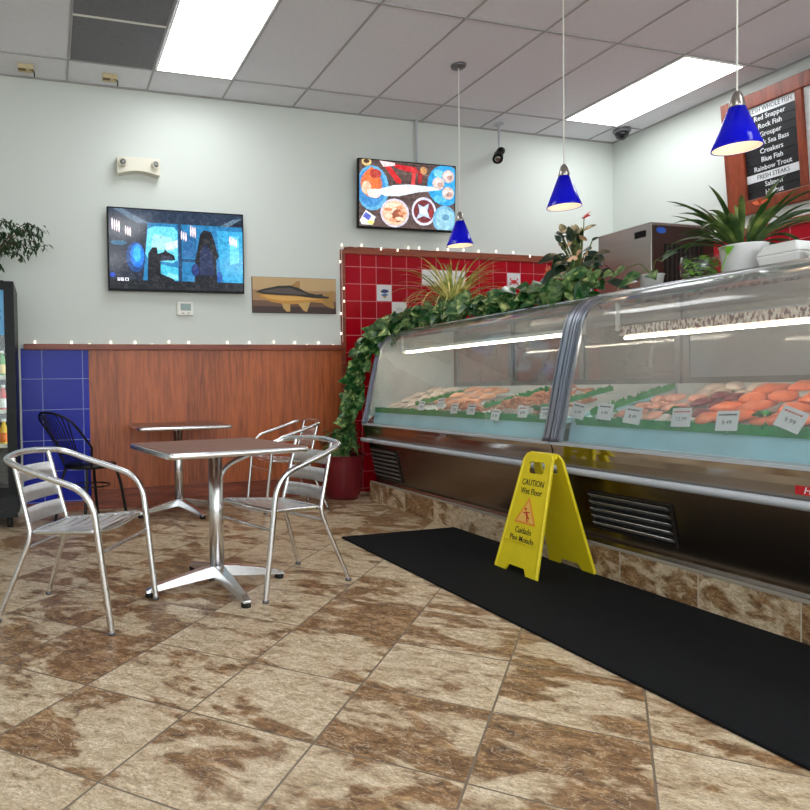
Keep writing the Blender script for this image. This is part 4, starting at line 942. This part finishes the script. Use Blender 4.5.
# emergency light
t = thing('emergency_light', 'cream twin head emergency light high on the back wall above the television', 'emergency light'); t.matrix_world = frame_m((.80, 5.94, 2.985), (1, 0, 0), (0, 0, 1))
arc = [(-.185+.37*k/12, -.055-.022*sin(pi*k/12)*-1-.022) for k in range(13)]
MB().poly([(-.185, -.07)]+[(-.17+.34*k/12, -.075+.03*sin(pi*k/12)) for k in range(13)]+[(.185, -.07), (.185, .07), (-.185, .07)], (), .09, mx=M4.Translation((0, 0, -.01))).build('housing', 'cream', t, bevel=.004)
for s_ in (-1, 1):
    hd = MB().lathe([(0, -.02), (.026, -.02), (.034, .02), (.034, .03), (.028, .03), (.026, .024), (0, .024)], 20, mx=M4.Translation((s_*.135, .012, .082)) @ M4.Rotation(s_*.3, 4, 'Y')).build('lamp_head', 'cream', t)
    MB().lathe([(0, .025), (.026, .025), (.0, .03)], 20, mx=M4.Translation((s_*.135, .012, .082)) @ M4.Rotation(s_*.3, 4, 'Y')).build('lamp_lens', 'lens', hd)
# thermostat
t = thing('thermostat', 'white thermostat with grey display under the left television', 'thermostat'); t.matrix_world = frame_m((1.197, 5.945, 1.762), (1, 0, 0), (0, 0, 1))
MB().box((0, 0, .008), (.145, .125, .024), bev=.006).build('housing', 'white', t); MB().box((.005, .012, .0208), (.095, .062, .002)).build('display', mat('lcd_grey', (140, 160, 156), .3), t)
MB().box((-.02, -.042, .0208), (.02, .008, .003)).box((.03, -.042, .0208), (.02, .008, .003)).build('button', 'grey', t)
# ceiling sensors (small tan boxes with dark wires)
for x, lab in ((-.115, 'small tan box with dark wire on the ceiling edge, left one'), (.555, 'tan box with dark wire on the ceiling edge, right one, by the dark panels')):
    t = thing('ceiling_sensor', lab, 'sensor', (x, 5.74, H), 0, 'tan ceiling boxes')
    MB().box((0, 0, -.02), (.12, .08, .038), bev=.004).build('housing', mat('tan_plastic', (206, 190, 150), .6), t)
    MB().box((-.03, -.02, -.041), (.06, .03, .006)).build('top_vent', mat('brown_vent', (110, 80, 50), .6), t)
    MB().tube(fillet([(.03, -.02, -.036), (.06, -.02, -.042), (.065, .01, -.055), (.065, .02, -.075)], .02), .005, 6).build('wire', 'black', t)
# cameras
t = thing('security_camera', 'black bullet camera hanging from a rod near the back wall', 'camera', (4.44, 5.80, H))
MB().tube([(0, 0, 0), (0, 0, -.26)], .011, 12).lathe([(0, 0), (.05, 0), (.05, -.012), (0, -.014)][::-1], 20).build('rod', 'rail', t)
MB().sph((.02, 0, -.275), .042, 16, 10).build('swivel', 'black', t)
cb = MB().tube([(.01, .02, -.30), (-.055, -.05, -.375)], [.046, .052], 20).build('camera_body', 'black', t)
MB().lathe([(0, 0), (.036, 0), (.02, .006), (0, .008)], 18, mx=M4.Translation((-.0555, -.0505, -.3755)) @ V((-.065, -.07, -.075)).to_track_quat('Z', 'Y').to_matrix().to_4x4()).build('lens', 'steelm', cb)
t = thing('dome_camera', 'dark dome camera on the ceiling in the corner by the right wall', 'camera', (5.80, 5.60, H))
MB().lathe([(0, -.012-.03), (.075, -.04), (.085, -.03), (.085, 0), (0, 0)], 24).build('base', 'grey', t)
MB().lathe([(0, -.115), (.025, -.11), (.05, -.09), (.066, -.06), (.068, -.04), (0, -.04)], 24).build('dome', mat('smoked_dome', (26, 26, 32), .1), t)

# ------------------------------------------------------------------ pendants
def pendant(x, y, z, label):
    t = thing('pendant_lamp', label, 'pendant lamp', (x, y, z), 0, 'blue glass pendants')
    MB().tube([(0, 0, .205), (0, 0, H-z-.01)], .0045, 8).build('cord', 'white', t)
    MB().lathe([(0, H-z-.03), (.05, H-z-.025), (.062, H-z-.012), (.062, H-z), (0, H-z)], 24).build('canopy', 'grey', t)
    MB().lathe([(0, .135), (.034, .135), (.036, .15), (.022, .205), (.012, .22), (0, .22)], 24).build('socket_cap', 'steel', t)
    MB().olathe([(.036, .142), (.108, -.055), (.108, -.06), (.1045, -.06), (.033, .139)], 40).build('lamp_shade', 'shade', t)
    MB().olathe([(.031, .136), (.1035, -.0585), (.1025, -.0585), (.0305, .134)], 40).build('shade_lining', mat('white_lining', (250, 240, 226), .5, emit=(255, 226, 190), es=.4), t)
    MB().sph((0, 0, .045), .03, 16, 10).lathe([(.013, .07), (.013, .13), (0, .13)], 12).build('bulb', 'lamp', t)
    return t
pendant(3.31, 4.832, 2.25, 'blue glass pendant lamp farthest away, in front of the red tiles')
pendant(3.31, 3.663, 2.262, 'blue glass pendant lamp in the middle of the row')
pendant(3.31, 2.503, 2.245, 'blue glass pendant lamp nearest, in front of the menu board')

# ------------------------------------------------------------------ string lights
def string(path, step, label, seed):
    rn = random.Random(seed); P = [V(p) for p in path]; pts = []; acc = 0
    fine = []
    for a, c in zip(P, P[1:]):
        n = max(2, int((c-a).length/.03))
        for k in range(n): fine.append(a+(c-a)*k/n)
    fine.append(P[-1]); fine = [p+V((0, 0, rn.uniform(-.006, .006))) for p in fine]
    t = thing('string_light', label, 'string lights', P[0]); o = P[0]
    MB().tube([p-o for p in fine], .0022, 5).build('wire', 'white', t)
    d = 0; last = fine[0]; nxt = step*.4
    for p in fine:
        d += (p-last).length; last = p
        if d >= nxt:
            nxt = d+step*rn.uniform(.6, 1.35); s_ = rn.choice((-1, 1, 1)); q = p-o+V((0, -.004, s_*.016)) if abs(P[1].z-P[0].z) < .3 or p.z > P[1].z-.02 else p-o+V((s_*.018, -.004, 0))
            MB().tube([q-V((0, 0, .011*s_)), q+V((0, 0, .011*s_))], [.0085, .006], 7).build('light_bulb', 'bulbs', t)
string([(-.19, 5.935, 1.443), (2.70, 5.935, 1.443)], .155, 'string of tiny white lights lying along the wooden chair rail', 1)
string([(2.735, 5.914, 1.46), (2.735, 5.914, 2.385), (4.9, 5.914, 2.398)], .17, 'string of tiny white lights around the wooden border of the red tiles', 2)

# ------------------------------------------------------------------ picture tiles on the red wall
def ptile(x, z, label, kind):
    t = thing('picture_tile', label, 'tile', (0, 0, 0), 0, 'white picture tiles'); t.matrix_world = frame_m((x, WY-.0175, z), (1, 0, 0), (0, 0, 1))
    MB().box((0, 0, 0), (.160, .158, .006)).build('glazed_tile', 'potwhite', t)
    if kind == 'fish': sh = [((40, 60, 110), [(.2, .4), (.45, .25), (.75, .3), (.85, .42), (.6, .5), (.35, .5)]), ((90, 120, 170), [(.3, .58), (.6, .52), (.8, .62), (.55, .72), (.3, .7)]), ((190, 150, 100), [(.35, .74), (.6, .7), (.7, .78), (.5, .84)])]
    elif kind == 'crab': sh = [((200, 40, 44), ell(.5, .58, .22, .15)), ((200, 40, 44), [(.28, .55), (.16, .4), (.22, .28), (.28, .36), (.26, .42), (.36, .5)]), ((200, 40, 44), [(.72, .55), (.84, .4), (.78, .28), (.72, .36), (.74, .42), (.64, .5)])]+[((180, 36, 40), [(.5+s_*.2, .6+.05*k), (.5+s_*.38, .62+.09*k), (.5+s_*.36, .66+.09*k), (.5+s_*.18, .64+.05*k)]) for s_ in (-1, 1) for k in range(3)]
    else: sh = [((200, 206, 206), [(.2, .4), (.6, .3), (.8, .5), (.5, .6)])]
    mb = MB(); mats = []; z_ = .0032
    for c, p in sh:
        mats.append(mat('glaze_%d' % len(bpy.data.materials), c, .3)); pp = [((a-.5)*.15, (.5-b_)*.15) for a, b_ in p]
        mb.poly(pp, (), .0002, len(mats)-1, mx=M4.Translation((0, 0, z_))); z_ += .0003
    mb.build('printed_motif', mats, t)
ptile(3.195, 1.952, 'white tile with a dark blue fish motif, left part of the red wall', 'fish')
ptile(3.36, 1.785, 'plain pale tile half hidden by the vine, low on the red wall', 'plain')
ptile(4.712, 2.118, 'white tile with a red crab motif, right part of the red wall', 'crab')
for x, lab in ((3.70, 'pale tile behind the spider plant, left one of the three'), (3.868, 'pale tile behind the spider plant, middle one of the three'), (4.037, 'pale tile behind the spider plant, right one of the three')): ptile(x, 2.118, lab, 'plain')

# ------------------------------------------------------------------ plants
def pot_vine():
    t = thing('pothos_plant', 'trailing variegated vine in a dark red pot, climbing over the far display case', 'plant', (2.60, 5.68, 0))
    MB().lathe([(0, 0), (.145, 0), (.17, .05), (.20, .34), (.207, .40), (.212, .405), (.197, .405), (.187, .37), (0, .37)], 36).build('pot', 'potred', t)
    MB().lathe([(0, .372), (.178, .372), (.0, .385)], 24).build('soil', 'soil', t)
    o = V((2.60, 5.68, 0)); rn = random.Random(21); lf = MB(); st = MB()
    path = spline([(2.58, 5.64, .38), (2.63, 5.58, .7), (2.66, 5.55, .95), (2.71, 5.53, 1.2), (2.80, 5.50, 1.42), (2.95, 5.47, 1.53), (3.10, 5.40, 1.59), (3.13, 5.1, 1.60), (3.13, 4.7, 1.60), (3.14, 4.3, 1.60), (3.14, 3.9, 1.60), (3.15, 3.55, 1.60), (3.16, 3.30, 1.60)], 9)
    st.tube([p-o for p in path], .006, 6)
    for i, p in enumerate(path):
        u = i/len(path); n = 4 if u < .42 else 5
        for k in range(n):
            q = p-o+V((rn.uniform(-.05, .05), rn.uniform(-.07, .07), rn.uniform(-.03, .07)))
            up = (-.6, -.6, .6)
            if u < .42: d = (rn.uniform(-1, .25), rn.uniform(-1, .3), rn.uniform(-.9, .3))
            else: d = (rn.uniform(-.9, .3), rn.uniform(-.9, .6), rn.uniform(-1., .35)); q.z += rn.uniform(-.01, .055); q.x = max(q.x, p.x-o.x-.03); up = (-.8, -.6, rn.uniform(.2, .9))
            l = rn.uniform(.09, .165); lf.leaf(q, d, up, l, l*.78, rn.uniform(.1, .45), rn.uniform(.1, .35), 'heart')
    for k in range(105):   # bushy base over the pot
        a = rn.uniform(0, 2*pi); r = rn.uniform(.02, .17); z = .40+rn.uniform(0, .26)
        q = V((r*cos(a), r*sin(a), z)); l = rn.uniform(.07, .12)
        lf.leaf(q, (cos(a), sin(a), rn.uniform(-.6, .5)), (0, 0, 1), l, l*.7, rn.uniform(.3, .8), .2, 'heart')
    for k in range(14):
        a = rn.uniform(2.6, 5.2); pts = spline([(0, 0, .38), (.13*cos(a), .13*sin(a), .5), (.2*cos(a), .2*sin(a), .40)], 4); st.tube(pts, .003, 5)
    st.build('stem', 'stem', t); lf.build('foliage', 'pothos', t)
pot_vine()
def spider():
    t = thing('spider_plant', 'yellow striped spider plant on the far display case in front of the red tiles', 'plant', (3.36, 5.02, 1.553))
    MB().lathe([(0, 0), (.06, 0), (.08, .11), (.085, .12), (.075, .12), (.068, .10), (0, .10)], 24).build('pot', mat('brown_pot', (96, 62, 46), .7), t)
    lf = MB(); rn = random.Random(4)
    for k in range(120):
        a = rn.uniform(0, 2*pi); l = rn.uniform(.42, .74); e = rn.uniform(.55, 1.45)
        if k < 34: e = rn.uniform(1.15, 1.55); l = rn.uniform(.40, .60)
        n = 10; p = V((.03*cos(a), .03*sin(a), .10)); vs = []; fs = []; w = rn.uniform(.014, .024)
        for i in range(n+1):
            u = i/n; el = e-(2.0 if e < 1 else 1.3)*u**1.6*rn.uniform(.98, 1.02); d = V((cos(a)*cos(el), sin(a)*cos(el), sin(el)))
            if i: p = p+d*(l/n)
            s_ = V((-sin(a), cos(a), 0)); k2 = w*(1-u**3)*(.5+.5*min(1, u*5))/1.
            vs += [p-s_*k2*.5+V((0, 0, k2*.2)), p, p+s_*k2*.5+V((0, 0, k2*.2))]
        for i in range(n): b_ = i*3; fs += [(b_, b_+1, b_+4, b_+3), (b_+1, b_+2, b_+5, b_+4)]
        lf.add(vs, fs, 0, True)
    lf.build('foliage', 'spider', t)
spider()
def jade():
    t = thing('anthurium_plant', 'dark leaved plant with pink and orange blooms left of the ice machine', 'plant', (3.33, 3.56, 1.553))
    MB().lathe([(0, 0), (.07, 0), (.09, .12), (.095, .13), (.085, .13), (.078, .11), (0, .11)], 24).build('pot', mat('clay_pot', (70, 54, 46), .7), t)
    lf = MB(); st = MB(); fl = MB(); rn = random.Random(14)
    for k in range(70):
        a = rn.uniform(0, 2*pi); h = rn.uniform(.10, .49); r = rn.uniform(.04, .25)*(1.15-1.2*h); p = V((r*cos(a)*.8, r*sin(a), h))
        st.tube(spline([(0, 0, .1), (p.x*.3, p.y*.3, p.z*.6), p], 4), .004, 5)
        l = rn.uniform(.08, .15) if h < .33 else rn.uniform(.06, .09); el = rn.uniform(-.9, .25) if h < .34 else rn.uniform(.2, 1.3)
        lf.leaf(p, (cos(a)*cos(el), sin(a)*cos(el), sin(el)), (-.6, -.4, .8), l, l*.55, .25, .2, 'oval')
    st.build('stem', 'stem', t); lf.build('foliage', 'jade', t)
    sm = MB(); sm.tube(spline([(0, 0, .1), (.0, -.03, .34), (-.01, -.06, .545)], 5), .003, 5).build('flower_stem', 'stem', t)
    fl = MB(); fl.leaf((-.01, -.05, .535), (.1, -1, .6), (-.7, .2, 1), .075, .06, .1, .3, 'heart'); fl.leaf((-.01, -.055, .54), (.3, -.9, .2), (-1, .1, .6), .05, .04, .1, .3, 'heart'); fl.build('bloom', 'pink', t)
    fl = MB()
    for k in range(6): fl.leaf((-.06+rn.uniform(-.03, .03), -.02+rn.uniform(-.09, .07), .34+rn.uniform(-.07, .06)), (rn.uniform(-1, 0), rn.uniform(-1, 1), rn.uniform(-.2, .7)), (-1, 0, .5), .065, .045, .3, .3, 'oval')
    fl.build('bract', 'peach', t)
    fl = MB()
    for k in range(5): fl.leaf((-.08, .15+rn.uniform(-.03, .03), .23+rn.uniform(-.02, .03)), (rn.uniform(-1, 0), rn.uniform(-1, 1), rn.uniform(-.2, .7)), (-1, 0, .5), .05, .035, .3, .3, 'oval')
    fl.build('flower', 'orangef', t)
jade()
def small_pothos(loc, label, leaves, seed, pot=True):
    t = thing('potted_pothos', label, 'plant', loc, 0, 'small green plants on the near case')
    MB().lathe([(0, 0), (.05, 0), (.062, .07), (.066, .075), (.058, .075), (.052, .06), (0, .06)], 20).build('pot', 'potwhite', t)
    lf = MB(); st = MB()
    for (e, d, l) in leaves:
        st.tube(spline([(0, 0, .06), (e[0]*.4, e[1]*.4, e[2]*.8+.04), e], 4), .003, 5); lf.leaf(e, d, (-.7, -.3, .8), l, l*.72, .35, .25, 'heart')
    st.build('stem', 'stem', t); lf.build('foliage', 'pothos', t)
small_pothos((3.24, 3.44, 1.553), 'broad leaved green plant at the joint of the two cases, below the dark leaved plant', [((-.06, -.06, .10), (-.5, -.6, .25), .15), ((-.05, .03, .15), (-.6, .3, .2), .13), ((-.02, -.12, .08), (-.3, -1, -.1), .14), ((-.08, .08, .06), (-.8, .5, -.2), .12), ((0, -.16, .12), (0, -1, .3), .12), ((-.07, -.02, .19), (-.4, -.3, .5), .11)], 1)
small_pothos((3.24, 2.93, 1.553), 'small variegated vine with a few separate leaves in front of the ice machine', [((-.06, .02, .08), (-.5, .6, -.25), .14), ((-.05, .13, .13), (-.2, .9, -.3), .13), ((-.04, -.10, .13), (-.2, -.9, .55), .13), ((-.07, -.05, .07), (-.4, -.8, -.2), .10), ((-.06, .05, .05), (-.9, .1, -.1), .10)], 2)
# jar with greenery
t = thing('glass_bowl', 'round glass bowl filled with bright green leaves beside the white pot', 'bowl', (3.26, 2.655, 1.553))
MB().olathe([(.0, 0), (.07, 0), (.09, .03), (.094, .08), (.088, .125), (.087, .125), (.093, .08), (.089, .031), (.069, .001), (.0, .001)], 32).build('bowl', 'jar', t)
lf = MB(); rn = random.Random(8)
for k in range(100):
    a = rn.uniform(0, 2*pi); z = rn.uniform(.02, .115); r = .078
    lf.leaf((r*cos(a)*rn.random(), r*sin(a)*rn.random(), z), (cos(a), sin(a), rn.uniform(-.3, .6)), (0, 0, 1), .036, .03, .3, .2, 'oval')
lf.build('greenery', 'salad', t)
# white pot with strap leaves
def clivia():
    t = thing('clivia_plant', 'strap leaved plant in a white pot on the near case, under the menu board', 'plant', (3.29, 2.455, 1.553))
    MB().lathe([(0, 0), (.072, 0), (.085, .02), (.098, .13), (.103, .14), (.093, .14), (.086, .12), (0, .12)], 32).build('pot', 'potwhite', t)
    lf = MB(); rn = random.Random(31)
    for k in range(46):
        a = rn.uniform(0, 2*pi); l = rn.uniform(.30, .47); e = rn.uniform(.35, 1.35); n = 9; p = V((.035*cos(a), .035*sin(a), .12)); vs = []; fs = []; w = rn.uniform(.026, .04)
        bend = rn.uniform(.5, 1.4)
        for i in range(n+1):
            u = i/n; el = e-bend*u**1.5; d = V((cos(a)*cos(el)*.75, sin(a)*cos(el), sin(el)))
            if i: p = p+d*(l/n)
            s_ = V((-sin(a), cos(a), 0)); k2 = w*(1-u**5)*(.45+.55*min(1, u*2.2))
            vs += [p-s_*k2*.5+V((0, 0, k2*.25)), p, p+s_*k2*.5+V((0, 0, k2*.25))]
        for i in range(n): b_ = i*3; fs += [(b_, b_+1, b_+4, b_+3), (b_+1, b_+2, b_+5, b_+4)]
        lf.add(vs, fs, 0, True)
    lf.build('foliage', 'strap', t)
    fl = MB()
    for k in range(8): fl.leaf((-.08, -.14, .30), (rn.uniform(-1, .2), rn.uniform(-1, 1), rn.uniform(-.1, .9)), (-1, 0, .5), .036, .018, .1, .2, 'oval')
    fl.build('flower', 'orangef', t)
    lf = MB()
    for k in range(6): lf.leaf((-.085, .0, .14), (rn.uniform(-.7, -.2), rn.uniform(-1, 1), rn.uniform(-.5, .1)), (-.3, 0, 1), .06, .03, .4, .2, 'oval')
    lf.tube(spline([(-.09, 0, .14), (-.11, -.005, .10), (-.105, .03, .02)], 4), .003, 5)
    lf.build('trailing_shoot', 'salad', t)
clivia()
# foam boxes
def foam_box(loc, rz, w, d, h, label):
    t = thing('foam_container', label, 'container', loc, rz, 'white foam food boxes')
    for nm, z0, z1, s0, s1 in (('tray', 0, h*.5, .86, 1.), ('lid', h*.5, h, 1., .74)):
        b = MB(); vs = []
        for z, s_ in ((z0, s0), (z1, s1)): vs += [(-w/2*s_, -d/2*s_, z), (w/2*s_, -d/2*s_, z), (w/2*s_, d/2*s_, z), (-w/2*s_, d/2*s_, z)]
        b.add(vs, [(3, 2, 1, 0), (4, 5, 6, 7), (0, 1, 5, 4), (1, 2, 6, 5), (2, 3, 7, 6), (3, 0, 4, 7)]).build(nm, 'foam', t, bevel=.01)
foam_box((3.28, 2.235, 1.553), .05, .18, .19, .105, 'white foam food box on the near case right of the white pot')
foam_box((3.28, 2.0, 1.553), -.04, .20, .22, .075, 'lower white foam food box at the right edge of the picture')

# ------------------------------------------------------------------ ice machine
t = thing('ice_machine', 'stainless steel ice machine standing behind the counter before the right wall', 'ice machine', (4.60, 4.165, 0))
iw, idp, it = .66, .53, 2.30
MB().box((iw/2, idp/2, .55), (iw, idp, 1.08), bev=.008).build('ice_bin', 'steel', t)
MB().box((iw/2, idp/2, 1.70), (iw, idp, 1.20), bev=.006).build('machine_body', 'steel', t)
MB().box((iw*.5, -.004, 1.70), (iw-.03, .008, 1.15)).build('front_panel', mat('dark_bronze_steel', (92, 76, 72), .3, .9), t)
g = MB().box((iw*.5, -.010, 1.95), (iw*.62, .006, .36)).build('vent_grille', 'hole', t)
for k in range(9): MB().box((iw*.5-iw*.28+iw*.07*k, -.016, 1.95), (.012, .008, .35)).build('louvre', 'grille', g)
MB().poly(ell(.09, 2.235, .05, .024), (), .004, mx=frame_m((0, -.009, 0), (1, 0, 0), (0, 0, 1))).build('logo_plate', mat('blue_badge', (36, 90, 190), .3), t)
MB().box((-.004, .30-.2, 2.22), (.006, .10, .05)).build('handle_recess', 'hole', t)
foot = MB()
for sx in (.06, iw-.06):
    for sy in (.06, idp-.06): MB().lathe([(0, 0), (.025, 0), (.02, .012), (0, .012)], 12, c=(sx, sy, 0)).build('foot', 'steel', t)

# ------------------------------------------------------------------ menu board
tl = V((.10, 0, -.99)).normalized()      # down along the board: the top leans out from the wall
mb_o = V((5.915, 4.57, 3.52)); mxb = frame_m(mb_o, (0, -1, 0), -tl)
t = thing('menu_board', 'wood framed fish menu board with white lettering high on the right wall', 'menu board'); t.matrix_world = mxb
BWd, BHt, fw_ = 1.62, 1.02, .135
MB().box((BWd/2, -BHt/2, -.03), (BWd, BHt, .03)).build('backing', 'frame', t)
b = MB(); b.box((fw_/2-.02, -BHt/2, 0), (fw_+.04, BHt, .05)); b.box((BWd-fw_/2, -BHt/2, 0), (fw_, BHt, .05)); b.box((BWd/2, -.06, 0), (BWd-2*fw_, .12, .0498)); b.box((BWd/2, -BHt+.06, 0), (BWd-2*fw_, .12, .0498)); b.box((.605, -BHt/2, 0), (.055, BHt-.24, .049))
b.build('frame', 'frame', t, bevel=.006)
MB().box((.075, -.14-.1, .03), (.05, .2, .03)).build('corner_block', 'frame', t)
rows = ['#FRESH WHOLE FISH', 'Red Snapper', 'Rock Fish', 'Grouper', 'Black Sea Bass', 'Croakers', 'Blue Fish', 'Rainbow Trout', '#FRESH STEAKS', 'Salmon', 'Halibut']
px0, px1, py0 = .135, .5775, -.12; rh = .0709
for col, (a, c) in enumerate(((.135, .5775), (.6325, 1.485))):
    for i, r in enumerate(rows):
        w = c-a; z0 = py0-rh*(i+.5); hd = r[0] == '#' or col == 1
        s_ = MB().box((a+w/2, z0, -.008), (w, rh-.003, .012)).build('menu_strip', 'paper' if hd else mat('black_strip', (24, 25, 28), .4), t)
        if col == 0: text('menu_lettering', r.strip('#'),   .06 if not hd else .054, M4.Translation((a+w/2, z0, -.0015)), 'ink' if hd and r[0] == '#' else 'paper', s_, sx=.84 if not hd else .78, bold=.0008 if not hd else 0)

# ------------------------------------------------------------------ daylight and exposure
w = bpy.data.worlds.new('daylight'); sc.world = w; w.use_nodes = True
bg = w.node_tree.nodes['Background']; bg.inputs[0].default_value = (.93, .97, 1, 1); bg.inputs[1].default_value = 2.6
for i in range(4):
    a, c = wx[i]+.1, wx[i+1]-.1
    l = bpy.data.lights.new('window_portal', 'AREA'); l.shape = 'RECTANGLE'; l.size = c-a; l.size_y = 2.5; l.cycles.is_portal = True
    o = bpy.data.objects.new('window_portal', l); C.objects.link(o); o.location = ((a+c)/2, FY-.12, 1.66); o.rotation_euler = (pi/2, 0, 0)
vs = sc.view_settings; vs.view_transform = 'Standard'; vs.look = 'None'; vs.gamma = 1; vs.use_curve_mapping = False; vs.exposure = .92
